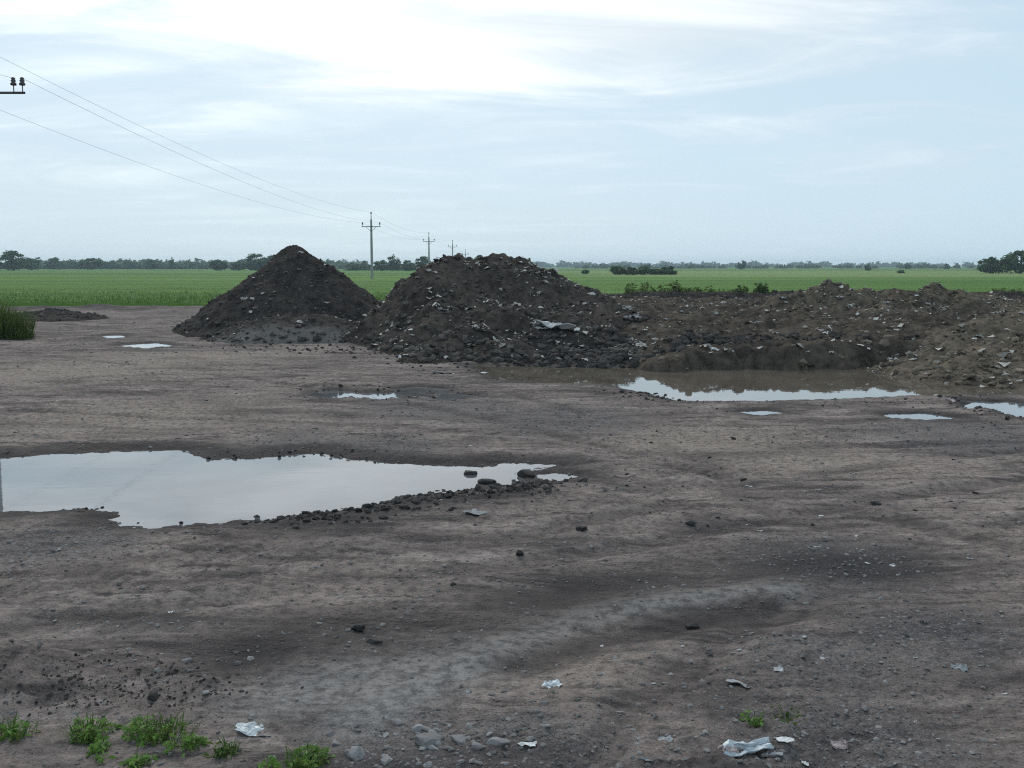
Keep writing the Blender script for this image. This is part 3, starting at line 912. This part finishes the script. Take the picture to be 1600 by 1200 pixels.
for px, py, wd, lb in ((707, 914, 10, 'small black clod alone above the dark rut'),
                       (1080, 982, 24, 'dark flat clod below the right end of the pale ridge'),
                       (908, 828, 26, 'dark crumbly clod on the open mud right of the big puddle'),
                       (812, 866, 22, 'dark clod below the muddy right shore of the big puddle'),
                       (1368, 788, 24, 'dark flat clod on the bare mud at right centre'),
                       (1524, 771, 12, 'upright dark clod on the bare mud near the right edge'),
                       (1160, 750, 16, 'dark clod in the middle of the bare mud'),
                       (1146, 686, 10, 'small dark clod on the bare mud below the pit pool'),
                       (1080, 820, 20, 'dark clod at the head of the rut, right of centre'),
                       (560, 985, 26, 'dark clod on the left end of the dark rut'),
                       (585, 1005, 28, 'dark wet lump below the left end of the dark rut'),
                       (240, 1092, 30, 'dark lump in the lumpy mud just above the leafy weeds')):
    place_stone('mud_lump', px, py, wd, lb, 'mud lump', wet=True)
for i in range(28):
    px = random.uniform(960, 1590); py = random.uniform(660, 860)
    place_stone('mud_lump', px, py, random.uniform(4, 9), 'tiny dark clod strewn over the bare mud between the pit pool and the rut', 'mud lump', 'clods strewn over the right side mud', True)

# ------------------------------------------------------------------ plastic and other litter
def scrap_mesh(seed, nx=9, ny=7):
    r = np.random.default_rng(seed)
    u, v = np.meshgrid(np.linspace(-1, 1, nx), np.linspace(-1, 1, ny))
    x = u + .25 * gnoise(u * 1.3 + seed, v * 1.3, seed) ; asp = r.uniform(.3, .8); y = asp * v * (1 - r.uniform(-.2, .5) * u * u) + .25 * gnoise(u * 1.5, v * 1.5 + seed, seed + 1)
    z = .22 + .34 * fbm(u * 1.4 + seed, v * 1.4, 3, seed + 2) + .10 * r.normal(size=u.shape)
    top = np.stack([x.ravel(), y.ravel(), z.ravel()], -1)
    bot = top + np.array([0, 0, -.06])
    f = grid_faces(ny, nx)
    n = len(top)
    rim = list(range(nx)) + [nx * (j + 1) - 1 for j in range(1, ny)] + list(range(nx * ny - 2, nx * (ny - 1) - 1, -1)) + [nx * j for j in range(ny - 2, 0, -1)]
    side = [(a, a + n, b + n, b) for a, b in zip(rim, rim[1:] + rim[:1])]
    return mesh_np('scrap', np.concatenate([top, bot]), np.concatenate([f, f[:, ::-1] + n, np.array(side)]), False)

SCRAPS = {}
for nm, mt in (('w', M_PLASTIC), ('b', M_BLUISH), ('p', M_PINK), ('g', M_DIRTY)):
    SCRAPS[nm] = [scrap_mesh(600 + i * 7) for i in range(9)]
    for me in SCRAPS[nm]:
        me.materials.append(mt)

def scrap(px, py, wpx, label, group=None, kind='w', name='plastic_scrap', cat='plastic scrap', tall=1.0):
    p = hit(px, py)
    s = wpx / F * math.hypot(p[1], 2) * .5
    o = obj(name, random.choice(SCRAPS[kind]), loc=(p[0], p[1], p[2] - .10 * s * tall), rot=(random.uniform(-.1, .25), random.uniform(-.2, .2), random.uniform(-.5, .5) + random.choice((0, math.pi)) if wpx > 15 else random.uniform(0, 6.28)))
    o.scale = (s, s, s * tall)
    return tag(o, label, cat, group)

scrap(868, 511, 62, 'crumpled white plastic sheet on the crest of the low dark heap', tall=.8, name='plastic_sheet', cat='plastic sheet')
scrap(846, 515, 18, 'white scrap hanging at the left end of the crumpled sheet')
scrap(985, 497, 24, 'pale grey scrap lying flat right of the crumpled sheet', kind='g')
scrap(383, 467, 12, 'bright white scrap on the left slope of the cone-shaped mound', tall=1.5)
scrap(632, 557, 16, 'bright white scrap at the left foot of the wide heap', tall=1.4)
scrap(652, 435, 12, 'pale scrap high on the left shoulder of the wide heap', kind='g')
scrap(851, 434, 8, 'pale scrap on the right shoulder of the wide heap', tall=1.6)
scrap(922, 462, 10, 'pale scrap at the right end of the wide heap', tall=1.6, kind='g')
scrap(905, 452, 8, 'small pale scrap above the right end of the wide heap')
scrap(778, 550, 8, 'white scrap near the foot of the wide heap beside the low heap')
scrap(690, 583, 34, 'long pale scrap on the mud in front of the wide heap', kind='g', tall=.5)
scrap(755, 583, 12, 'white scrap on the mud left of the pool end', tall=.8)
scrap(637, 473, 10, 'pale scrap on the left flank of the wide heap', kind='g')
scrap(692, 484, 16, 'grey-white scrap halfway down the front of the wide heap', kind='g')
for px, py in ((1008, 518), (1016, 523), (1020, 530), (1022, 537), (945, 553), (955, 560), (998, 522)):
    scrap(px, py, random.uniform(7, 11), 'small white scrap on the right end of the low dark heap', 'scraps on the low heap')
for px, py, wd in ((1222, 466, 11), (1228, 474, 9), (1215, 487, 8), (1314, 466, 11), (1384, 473, 9), (1387, 487, 9), (1432, 462, 7), (1380, 500, 9), (1404, 516, 8), (1300, 497, 8), (1377, 494, 7), (1450, 476, 8)):
    scrap(px, py, wd, 'small pale scrap on the front slope of the long brown mound', 'scraps on the long brown mound', tall=1.4)
scrap(1283, 517, 18, 'pinkish scrap at the foot of the long brown mound', kind='p', tall=1.2)
for px, py in ((1142, 549), (1186, 545), (1300, 552), (1116, 546), (1212, 521), (1260, 550)):
    scrap(px, py, random.uniform(7, 12), 'pale scrap on the cut face of the bank behind the pool', 'scraps on the bank face', tall=1.2)
for px, py in ((975, 483), (990, 478), (1000, 497), (1065, 487), (1080, 480), (1110, 476), (1150, 490), (1040, 500)):
    scrap(px, py, random.uniform(6, 10), 'pale scrap on the uneven rubble bank beyond the low heap', 'scraps on the rubble bank', kind='g', tall=1.3)
for px, py in ((1365, 580), (1400, 557), (1390, 562), (1446, 584), (1533, 611)):
    scrap(px, py, random.uniform(7, 10), 'small white scrap on the lower slope of the right edge mound', 'scraps on the right edge mound', tall=1.5)
scrap(1487, 626, 14, 'dull red scrap on the mud beside the right puddle', kind='p')
scrap(862, 1072, 28, 'pale blue plastic scrap alone on the smooth mud in front', kind='b', tall=.7)
scrap(398, 1141, 52, 'flat pale blue plastic scrap beside the weeds at lower left', kind='b', tall=.45)
scrap(1166, 1170, 72, 'crumpled pale blue plastic bag at the bottom right of centre', kind='b', tall=.8, name='plastic_bag', cat='plastic bag')
scrap(1136, 1172, 30, 'pinkish scrap against the left side of the pale blue bag', kind='p')
scrap(1206, 1180, 26, 'grey scrap against the right side of the pale blue bag', kind='g')
scrap(1226, 1156, 26, 'narrow white scrap above and right of the pale blue bag', tall=.4)
scrap(1312, 1166, 22, 'pinkish scrap in the dark mud right of the pale blue bag', kind='p')
scrap(1258, 1196, 12, 'bright white scrap at the very bottom edge right of the bag')
scrap(1010, 1187, 22, 'pale scrap at the bottom edge left of the pale blue bag', kind='g', tall=.5)
scrap(1500, 1045, 22, 'grey scrap standing in a dark hollow near the right edge', kind='g', tall=1.5)
scrap(1160, 1070, 44, 'long faded scrap on the mud above the small green sprout', kind='g', tall=.3)
scrap(1218, 1048, 18, 'narrow white scrap on the gravelly mud right of the ridge', tall=.5)
scrap(745, 802, 40, 'dirty pale scrap pressed into the muddy puddle shore', kind='g', tall=.4)
scrap(732, 1082, 10, 'tiny pale scrap on the smooth mud above the bottom rubble', kind='g')
scrap(824, 1164, 26, 'white scrap among the stones at the right end of the rubble', tall=.6)
scrap(1040, 1156, 20, 'grey scrap at the bottom edge between rubble and bag', kind='g', tall=.5)
scrap(268, 957, 14, 'white scrap in the small rubbish patch at left', tall=.7)
scrap(288, 955, 16, 'pale grey scrap in the small rubbish patch at left', kind='g', tall=.7)
scrap(585, 867, 9, 'lone white scrap on the mud below the big puddle')
scrap(735, 697, 8, 'tiny white scrap standing on the gravel above the big puddle')
for px, py in ((1278, 766), (1283, 806), (1168, 820), (1188, 830), (1338, 838), (1277, 855), (1355, 880), (1170, 760), (1395, 884), (1515, 873)):
    scrap(px, py, random.uniform(7, 12), 'tiny white scrap on the bare mud right of the big puddle', 'scraps on the right side mud', tall=.7)
for px, py in ((940, 1010), (1020, 1068), (1285, 1030), (1255, 995), (1430, 1030), (1155, 1016), (1430, 1128), (1570, 1085), (1065, 1010), (1480, 960)):
    scrap(px, py, random.uniform(6, 11), 'tiny white scrap on the gravelly mud at lower right', 'scraps at lower right', tall=.7)
for px, py in ((92, 860), (122, 862), (124, 874), (200, 850), (50, 885)):
    scrap(px, py, random.uniform(6, 12), 'tiny pale scrap on the mud below the left end of the big puddle', 'scraps below the big puddle', kind='g', tall=.6)

# ------------------------------------------------------------------ weeds and tall grass
def leafy(name, n, rad, hgt, lw, seed, upright=.5):
    r = np.random.default_rng(seed)
    V, Fc = [], []
    for i in range(n):
        a = r.uniform(0, 6.283); rr = rad * r.random() ** .8
        b = np.array([math.cos(a) * rr, math.sin(a) * rr, 0])
        da = a + r.normal(0, .7); L = hgt * r.uniform(.5, 1.1) * (1.1 - .5 * rr / rad)
        out = np.array([math.cos(da), math.sin(da), 0]); side = np.array([-out[1], out[0], 0]) * lw * r.uniform(.6, 1.2)
        up = upright * r.uniform(.6, 1.3)
        p1 = b + out * L * .35 * (1 - up * .5) + np.array([0, 0, L * .6])
        p2 = b + out * L * (.9 - .6 * up) + np.array([0, 0, L * r.uniform(.55, 1.0)])
        k = len(V)
        V += [b - side * .3, b + side * .3, p1 - side, p1 + side, p2 - side * .15, p2 + side * .15]
        Fc += [(k, k + 1, k + 3, k + 2), (k + 2, k + 3, k + 5, k + 4)]
    return mesh_np(name, V, Fc, True)

def leafy_dome(name, n, rad, hgt, leaf, seed):
    """low bushy plant: small pointed leaves through a dome, with some long blades"""
    r = np.random.default_rng(seed)
    sub = [(r.normal(0, .6, 2) * rad, r.uniform(.2, .55) * rad, r.uniform(.3, 1.0) * hgt) for _ in range(7)]
    V, Fc = [], []
    for i in range(n):
        c, sr, sh = sub[r.integers(0, 7)]
        a = r.uniform(0, 6.283); u = r.random() ** .6
        q = np.array([math.cos(a) * sr * u, math.sin(a) * sr * u, 0])
        z = sh * math.sqrt(max(0.0, 1 - u * u)) * r.uniform(.25, 1.05)
        b = np.array([c[0], c[1], 0]) + q + np.array([0, 0, z])
        out = np.array([math.cos(a) + r.normal(0, .5), math.sin(a) + r.normal(0, .5), r.uniform(-.2, 1.1)]); out /= np.linalg.norm(out)
        sd = np.cross(out, r.normal(size=3)); sd /= np.linalg.norm(sd)
        L = leaf * r.uniform(.5, 1.3); W = L * r.uniform(.16, .32)
        m_ = b + out * L * .5; e = b + out * L + np.array([0, 0, -.25 * L])
        k = len(V)
        V += [b - sd * W * .2, b + sd * W * .2, m_ - sd * W, m_ + sd * W, e - sd * W * .1, e + sd * W * .1]
        Fc += [(k, k + 1, k + 3, k + 2), (k + 2, k + 3, k + 5, k + 4)]
    return mesh_np(name, V, Fc, True)

def stems_mesh(rad, hgt, seed):
    r = np.random.default_rng(seed)
    V, Fc = [], []
    for i in range(9):
        a = r.uniform(0, 6.283); b = np.array([math.cos(a), math.sin(a), 0]) * rad * r.random() * .6
        tip = b * 1.5 + np.array([0, 0, hgt * r.uniform(.25, .5)])
        k = len(V)
        for q, w_ in ((b, .006), (tip, .003)):
            for j in range(3):
                V.append(q + np.array([math.cos(j * 2.09), math.sin(j * 2.09), 0]) * w_)
        Fc += [(k + j, k + (j + 1) % 3, k + 3 + (j + 1) % 3, k + 3 + j) for j in range(3)]
    return mesh_np('stems', V, Fc, False)

def weed(px, py, wpx, hpx, label, seed, mat=M_WEED, name='weed_clump', lw=None, n=170, upright=.5, cat='weed'):
    p = hit(px, py)
    sc_ = math.hypot(p[1], 2) / F
    rad, hg = wpx * sc_ * .5, hpx * sc_
    root = obj(name, None, loc=(p[0], p[1], p[2] - .01))
    tag(root, label, cat)
    if lw:
        obj('leaves', leafy('leaves', n, rad, hg, lw, seed, upright), mat, root)
    else:
        obj('blades', leafy('blades', max(14, n // 2), rad * .95, hg * .8, .0035, seed + 50, .6), M_GRASSD, root)
        obj('leaves', leafy_dome('leaves', int(n * 1.3), rad * .85, hg * .66, .030, seed), mat, root)
    obj('stems', stems_mesh(rad, hg, seed), mat, root)

weed(18, 1150, 70, 44, 'pale green weed clump at the left edge of the bottom weeds', 1, n=90)
weed(138, 1150, 66, 46, 'green weed clump second from the left at the bottom', 2)
weed(152, 1176, 40, 26, 'small green weed just below the second weed clump from the left', 3, n=60)
weed(258, 1152, 96, 52, 'largest bright green weed clump at lower left', 4, n=260)
weed(302, 1166, 34, 30, 'small green weed at the right side of the largest weed clump', 5, n=60)
weed(215, 1198, 46, 26, 'low green weed at the bottom edge under the largest clump', 6, n=70)
weed(356, 1178, 44, 36, 'sparse olive green weed between the largest clump and the bottom stones', 7, mat=M_GRASSD, n=80)
weed(472, 1200, 84, 50, 'bright green weed clump at the bottom edge left of the stones', 8, n=220)
weed(1176, 1130, 34, 30, 'single small green sprout above the pale blue plastic bag', 9, n=28)
weed(1225, 1118, 60, 22, 'thin low greenery on the hump beside the small green sprout', 10, mat=M_GRASSD, n=9)

# tall grass at the left edge, weeds on the berm
weed(-14, 528, 120, 72, 'tall dark green grass clump at the left edge of the yard', 21, M_GRASSD, 'tall_grass', .008, 2600, .85, 'grass clump')
weed(26, 530, 50, 22, 'low grass fringe right of the tall grass at the left edge', 23, M_GRASSD, 'tall_grass', .008, 700, .4, 'grass clump')
for i, (px, wd, hp, lb) in enumerate(((930, 26, 20, 'small weed bush on the berm just right of the wide heap'),
                                      (1000, 44, 26, 'broad weed bush on the berm, second from the wide heap'),
                                      (1052, 34, 28, 'tall weed bush in the middle of the berm'),
                                      (1090, 30, 16, 'low weeds right of the tallest weed bush on the berm'),
                                      (1140, 40, 14, 'low weeds on the berm left of the long brown mound'),
                                      (1192, 34, 22, 'dark weed bush on the berm just left of the long brown mound'),
                                      (1560, 40, 18, 'weeds behind the right end of the long brown mound'))):
    x = (px - 800) / F * 43.4
    z = float(top_z(np.array([x]), np.array([43.2]))[0])
    s = 43.2 / F
    root = obj('weed_bush', None, loc=(x, 43.2, z - .08))
    tag(root, lb, 'weed bush', 'weed bushes along the berm')
    obj('leaves', leafy_dome('leaves', 900, wd * s * .5, hp * s + .15, .16, 40 + i), M_GRASSD, root)
    obj('stems', stems_mesh(wd * s * .5, hp * s + .1, 60 + i), M_GRASSD, root)

# ------------------------------------------------------------------ trees
def tree_crown(seed, n=1500, tall=.55, leaf=.055):
    """crown of a tree one unit high, one unit wide"""
    r = np.random.default_rng(seed)
    k = 44
    cc = r.normal(size=(k, 3)); cc /= np.linalg.norm(cc, axis=1)[:, None]
    cc *= (r.random((k, 1)) ** .4) * np.array([.38, .38, 1.0])
    cc[:, 2] = np.where(cc[:, 2] > 0, cc[:, 2] * .52, cc[:, 2] * .30) * tall + .36
    cr = r.uniform(.07, .16, k)
    which = r.integers(0, k, n)
    dv = r.normal(size=(n, 3)); dv /= np.linalg.norm(dv, axis=1)[:, None]
    p = cc[which] + dv * (cr[which] * r.random(n) ** .4)[:, None]
    a = r.normal(size=(n, 3)); a /= np.linalg.norm(a, axis=1)[:, None]
    b = np.cross(a, r.normal(size=(n, 3))); b /= np.linalg.norm(b, axis=1)[:, None]
    s = leaf * r.uniform(.5, 1.1, (n, 1))
    v = np.stack([p - a * s, p + b * s * .55, p + a * s, p - b * s * .55], 1)
    return v.reshape(-1, 3), np.arange(n * 4).reshape(-1, 4)

def trunk_mesh(seed, tall):
    r = np.random.default_rng(seed)
    V, Fc = [], []
    def limb(a, b, ra, rb, m=6):
        k = len(V); a, b = np.array(a, float), np.array(b, float)
        for q, w_ in ((a, ra), ((a + b) / 2 + r.normal(0, .008, 3), (ra + rb) / 2), (b, rb)):
            for j in range(m):
                V.append(q + np.array([math.cos(j * 6.283 / m), math.sin(j * 6.283 / m), 0]) * w_)
        for s in (0, m):
            for j in range(m):
                Fc.append((k + s + j, k + s + (j + 1) % m, k + s + m + (j + 1) % m, k + s + m + j))
    limb((0, 0, 0), (0.01, 0, .5), .028, .016)
    for i in range(6):
        a = i * 1.05 + r.uniform(-.3, .3); z0 = r.uniform(.3, .5)
        limb((0, 0, z0), (math.cos(a) * .24, math.sin(a) * .24, z0 + r.uniform(.15, .35)), .013, .004, 5)
    limb((0.01, 0, .48), (.02, .01, .85), .016, .004)
    return mesh_np('trunk', V, Fc, True)

TP = []
for i, (tall, n) in enumerate(((1.0, 2600), (.96, 2600), (1.0, 2200), (1.02, 2200), (.92, 2200), (1.02, 1800))):
    v, f = tree_crown(700 + i, n, tall)
    TP.append((mesh_np('crown', v, f, False), trunk_mesh(720 + i, tall)))
    TP[-1][0].materials.append(M_TREE); TP[-1][1].materials.append(M_BARK)

def tree(px, top, dist, wpx, label, proto, group=None, name='tree', cat='tree'):
    q = PY(px, top, dist)
    H_ = q[2] - .05
    root = obj(name, None, loc=(q[0], dist, .05), rot=(0, 0, random.uniform(0, 6.28)))
    W_ = wpx / F * dist * 1.25
    root.scale = (W_, W_, H_ * 1.03)
    tag(root, label, cat, group)
    for nm, me in (('crown', TP[proto][0]), ('trunk', TP[proto][1])):
        c = obj(nm, me, parent=root)
    return root

tree(20, 391, 420, 46, 'large dark tree at the far left end of the horizon', 0)
tree(-12, 397, 430, 36, 'dark tree cut by the left edge of the photograph', 1)
tree(48, 401, 470, 28, 'lower tree touching the right side of the far left tree', 2)
tree(84, 402, 560, 30, 'rounded tree between the far left tree and the broad left tree', 0)
tree(112, 404, 620, 26, 'small tree just left of the broad tree at left', 4)
tree(142, 400, 520, 38, 'broad tree standing over the hedge line at left', 1)
tree(172, 405, 600, 28, 'tree at the right shoulder of the broad left tree', 2)
tree(206, 407, 620, 26, 'low tree left of the slim poplar', 4)
tree(236, 405, 560, 22, 'rounded tree next to the slim poplar', 0)
tree(267, 401, 560, 10, 'slim dark poplar on the left horizon', 5, name='poplar_tree')
tree(300, 408, 640, 18, 'small tree midway between the poplar and the round tree', 4)
tree(340, 403, 420, 28, 'round solitary tree left of the cone-shaped mound', 1)
tree(372, 406, 420, 24, 'low tree left of the broad tree behind the cone-shaped mound', 2)
tree(398, 394, 430, 52, 'broad flat crowned tree behind the cone-shaped mound', 4)
tree(428, 398, 430, 34, 'tree half hidden behind the left slope of the cone-shaped mound', 0)
tree(548, 409, 520, 12, 'small tree just right of the cone-shaped mound', 3)
tree(568, 407, 480, 14, 'small tree at the foot of the nearest concrete pole', 3)
tree(596, 404, 400, 26, 'tree right of the nearest concrete pole', 2)
tree(615, 397, 400, 20, 'tallest tree between the two nearest poles', 3)
tree(636, 405, 390, 26, 'low broad tree between the two nearest poles', 4)
tree(660, 400, 380, 30, 'tree at the left shoulder of the wide heap', 0)
tree(690, 405, 380, 26, 'tree peeping over the left crest of the wide heap', 1)
tree(820, 407, 700, 18, 'small tree over the right crest of the wide heap', 0)
tree(1160, 406, 560, 15, 'slim tree rising above the low wood right of centre', 3)
tree(1012, 411, 600, 12, 'slim tree above the hedge right of the wide heap', 5)
tree(1356, 412, 420, 10, 'dark upright shrub tree on the horizon at right', 5)
tree(1418, 410, 620, 10, 'slim tree midway along the right horizon', 3)
tree(1480, 412, 620, 12, 'small tree left of the two nearby right trees', 0)
tree(1548, 398, 250, 36, 'smaller of the two dark green trees at the right edge', 2)
tree(1596, 384, 245, 62, 'larger dark green tree cut by the right edge', 1)
for i, px in enumerate((965, 985, 1005, 1025, 1045)):
    tree(px, (413, 417, 415, 418, 414)[i], 215, (24, 30, 22, 34, 26)[i], ['first hedge bush from the left in the hedge beyond the berm', 'second hedge bush from the left in the hedge beyond the berm', 'middle hedge bush in the hedge beyond the berm',
                                       'fourth hedge bush from the left in the hedge beyond the berm', 'last hedge bush at the right of the hedge beyond the berm'][i], (1, 0, 4, 1, 2)[i], 'hedge bushes beyond the berm', 'hedge_bush', 'bush')
tree(915, 420, 240, 12, 'lone small bush in the field right of the wide heap', 1, name='field_bush', cat='bush')
tree(1408, 421, 260, 12, 'lone low bush in the field at right', 4, name='field_bush', cat='bush')

def build_wood():
    V, Fc, k = [], [], 0
    protos = [tree_crown(900 + i, 95, .96, .19) for i in range(5)]
    def belt(x0, x1, d0, d1, h0, h1, step):
        nonlocal k
        x = x0
        while x < x1:
            dd = random.uniform(d0, d1); hh = random.uniform(h0, h1) * (1 + .35 * float(gnoise(x * .02, 0, 5)) + .25 * float(gnoise(x * .07, 3, 6)))
            v, f = protos[random.randrange(5)]
            wd = hh * random.uniform(1.1, 2.1)
            V.append(v * np.array([wd, wd, hh]) + np.array([x, dd, -.5])); Fc.append(f + k); k += len(v)
            x += step * random.uniform(.4, 1.4)
    belt(-600, -120, 700, 900, 6, 9.5, 2.4)
    belt(-560, -130, 620, 660, 3, 5.5, 2.2)
    belt(-130, 1150, 1500, 1800, 7, 12, 4.5)
    belt(60, 560, 800, 1000, 2.5, 6.0, 3.2)
    belt(-900, 200, 1600, 1900, 9, 14, 9)
    belt(-70, -20, 420, 450, 3.5, 5.0, 4)
    me = mesh_np('distant_wood', np.concatenate(V), np.concatenate(Fc), False)
    tag(obj('distant_wood', me, M_TREEF), 'long low belt of hazy woodland along the horizon', 'woodland', kind='stuff')
build_wood()

# ------------------------------------------------------------------ power line
def tube(pts, rad, m=8):
    """tube along points, rad a number or list"""
    V, Fc = [], []
    pts = [np.array(p, float) for p in pts]
    rad = rad if hasattr(rad, '__len__') else [rad] * len(pts)
    for i, p in enumerate(pts):
        t = pts[min(i + 1, len(pts) - 1)] - pts[max(i - 1, 0)]
        t = t / np.linalg.norm(t)
        up = np.array([0, 0, 1.]) if abs(t[2]) < .9 else np.array([0, 1., 0])
        a = np.cross(t, up); a /= np.linalg.norm(a); b = np.cross(a, t)
        for j in range(m):
            q = j * 2 * math.pi / m
            V.append(p + (a * math.cos(q) + b * math.sin(q)) * rad[i])
    for i in range(len(pts) - 1):
        for j in range(m):
            Fc.append((i * m + j, i * m + (j + 1) % m, (i + 1) * m + (j + 1) % m, (i + 1) * m + j))
    return V, Fc

def tube_obj(name, pts, rad, mat, parent=None, m=8):
    v, f = tube(pts, rad, m)
    return obj(name, mesh_np(name, v, f, True), mat, parent)

def insulator(parent, x, y, z):
    o = tube_obj('insulator', [(x, y, z + .20), (x, y, z + .22), (x, y, z + .30), (x, y, z + .33), (x, y, z + .40), (x, y, z + .44), (x, y, z + .50), (x, y, z + .54)],
                 [.03, .12, .12, .07, .11, .07, .09, .03], M_INSUL, parent, 10)
    tube_obj('pin', [(0 + x, y, z - .06), (x, y, z + .22)], .022, M_STEEL, o, 6)

def pole(px, topy, dist, label, double=False, X=None):
    q = PY(px, topy, dist)
    x = q[0] if X is None else X
    top = q[2]
    root = obj('utility_pole', None, loc=(x, dist, 0))
    tag(root, label, 'utility pole', 'poles of the power line')
    tube_obj('shaft', [(0, 0, -.3), (0, 0, top * .5), (0, 0, top - 1.05)], [.20, .17, .13], M_CONC, root, 10)
    tube_obj('top_spike', [(0, 0, top - 1.3), (0, 0, top - .45)], .055, M_STEEL, root, 8)
    insulator(root, 0, 0, top - .54)
    za = top - 2.05
    v, f = tube([(-1.32, -.16, za), (1.32, -.16, za)], .05, 4)
    obj('crossarm', mesh_np('crossarm', v, f, False), M_STEEL, root)
    for s in (-1, 1):
        tube_obj('brace', [(s * .75, -.15, za), (0, -.12, za - .7)], .025, M_STEEL, root, 6)
        offs = (1.27, .93) if double else (1.2,)
        for o_ in offs:
            insulator(root, s * o_, -.16, za + .08)
    return x, dist, top, za

# crossarm of the nearest pole shows at the left edge
arm_end = PY(39, 145, 42.0)
near_top = arm_end[2] + 2.05
POLES = []
ARM = 2.16
xx = arm_end[0] - ARM
root_y = 42.16
fake = PY(0, 0, 42.16)
def near_pole():
    top = near_top
    r = ray(800, 600)
    root = obj('utility_pole', None, loc=(xx, root_y, 0))
    tag(root, 'nearest utility pole at the left edge, only its crossarm end with two insulators showing', 'utility pole', 'poles of the power line')
    tube_obj('shaft', [(0, 0, -.3), (0, 0, top * .5), (0, 0, top - 1.05)], [.20, .17, .13], M_CONC, root, 10)
    tube_obj('top_spike', [(0, 0, top - 1.3), (0, 0, top - .45)], .055, M_STEEL, root, 8)
    insulator(root, 0, 0, top - .54)
    za = top - 2.05
    v, f = tube([(-ARM, -.16, za), (ARM, -.16, za)], .05, 4)
    obj('crossarm', mesh_np('crossarm', v, f, False), M_STEEL, root)
    for s in (-1, 1):
        tube_obj('brace', [(s * .6, -.15, za), (0, -.12, za - .7)], .025, M_STEEL, root, 6)
        for o_ in (ARM - .09, ARM - .45):
            insulator(root, s * o_, -.16, za + .08)
    return xx, root_y, top, za
POLES.append(near_pole())
POLES.append(pole(579.7, 331, 142, 'tallest looking utility pole, between the cone-shaped mound and the wide heap'))
POLES.append(pole(670, 363, 226, 'second utility pole along the line, above the left shoulder of the wide heap'))
POLES.append(pole(707, 375, 302, 'third utility pole along the line, above the wide heap'))
POLES.append(pole(727, 389, 392, 'fourth, faint utility pole above the flat top of the wide heap'))
POLES.append((POLES[0][0] - 1.0, -48.0, POLES[0][2], POLES[0][3]))     # the line goes on behind the viewer

def wire(a, b, sag, rad, label):
    pts = []
    a, b = np.array(a, float), np.array(b, float)
    for i in range(25):
        t = i / 24
        p = a * (1 - t) + b * t
        p[2] -= 4 * sag * t * (1 - t)
        pts.append(p - a)
    o = tube_obj('power_wire', pts, rad, M_WIRE, None, 5)
    o.location = a
    tag(o, label, 'power wire', 'wires of the power line')

SPAN = ('near span, left edge to the tallest looking pole', 'span from the first to the second distant pole', 'span from the second to the third distant pole', 'span from the third to the fourth distant pole')
for i in range(4):
    A, B = POLES[i], POLES[i + 1]
    rad = .0075 if i == 0 else .009
    for which, sg in (('top', 0), ('left', -1), ('right', 1)):
        oa = sg * (ARM - .09 if i == 0 else 1.2); ob = sg * 1.2
        dz = (lambda P: P[2] - .02) if sg == 0 else (lambda P: P[3] + .58)
        nm = {'top': 'highest', 'left': 'lower left', 'right': 'lower right'}[which]
        wire((A[0] + oa, A[1] - (.16 if sg else 0), dz(A)), (B[0] + ob, B[1] - (.16 if sg else 0), dz(B)), 1.2 if i == 0 else .9, rad, f'{nm} power wire of the {SPAN[i]}')
A, B = POLES[5], POLES[0]
for which, off in (('highest', 0), ('lower right', ARM - .45)):
    wire((A[0] + off, A[1], A[2] if off == 0 else A[3] + .58), (B[0] + off, B[1] - (.16 if off else 0), B[2] - .02 if off == 0 else B[3] + .58), 1.2, .0075, f'{which} power wire coming from behind the viewer to the nearest pole')

# ------------------------------------------------------------------ haze
def build_haze():
    x0, x1, y0, y1, z0, z1 = -2600, 2600, -120, 2000, -1.5, 14
    V = [(x, y, z) for x in (x0, x1) for y in (y0, y1) for z in (z0, z1)]
    Fc = [(0, 1, 3, 2), (4, 6, 7, 5), (0, 4, 5, 1), (2, 3, 7, 6), (0, 2, 6, 4), (1, 5, 7, 3)]
    m, t = new_mat('haze_air')
    pv = t.n('ShaderNodeVolumePrincipled')
    pv.inputs['Color'].default_value = (.74, .93, 1.0, 1)
    pv.inputs['Density'].default_value = 0.00032
    pv.inputs['Anisotropy'].default_value = .2
    o = t.n('ShaderNodeOutputMaterial')
    t.t.links.new(pv.outputs[0], o.inputs['Volume'])
    tag(obj('haze', mesh_np('haze', V, Fc), m), 'thin bluish haze over the plain', kind='stuff')
build_haze()
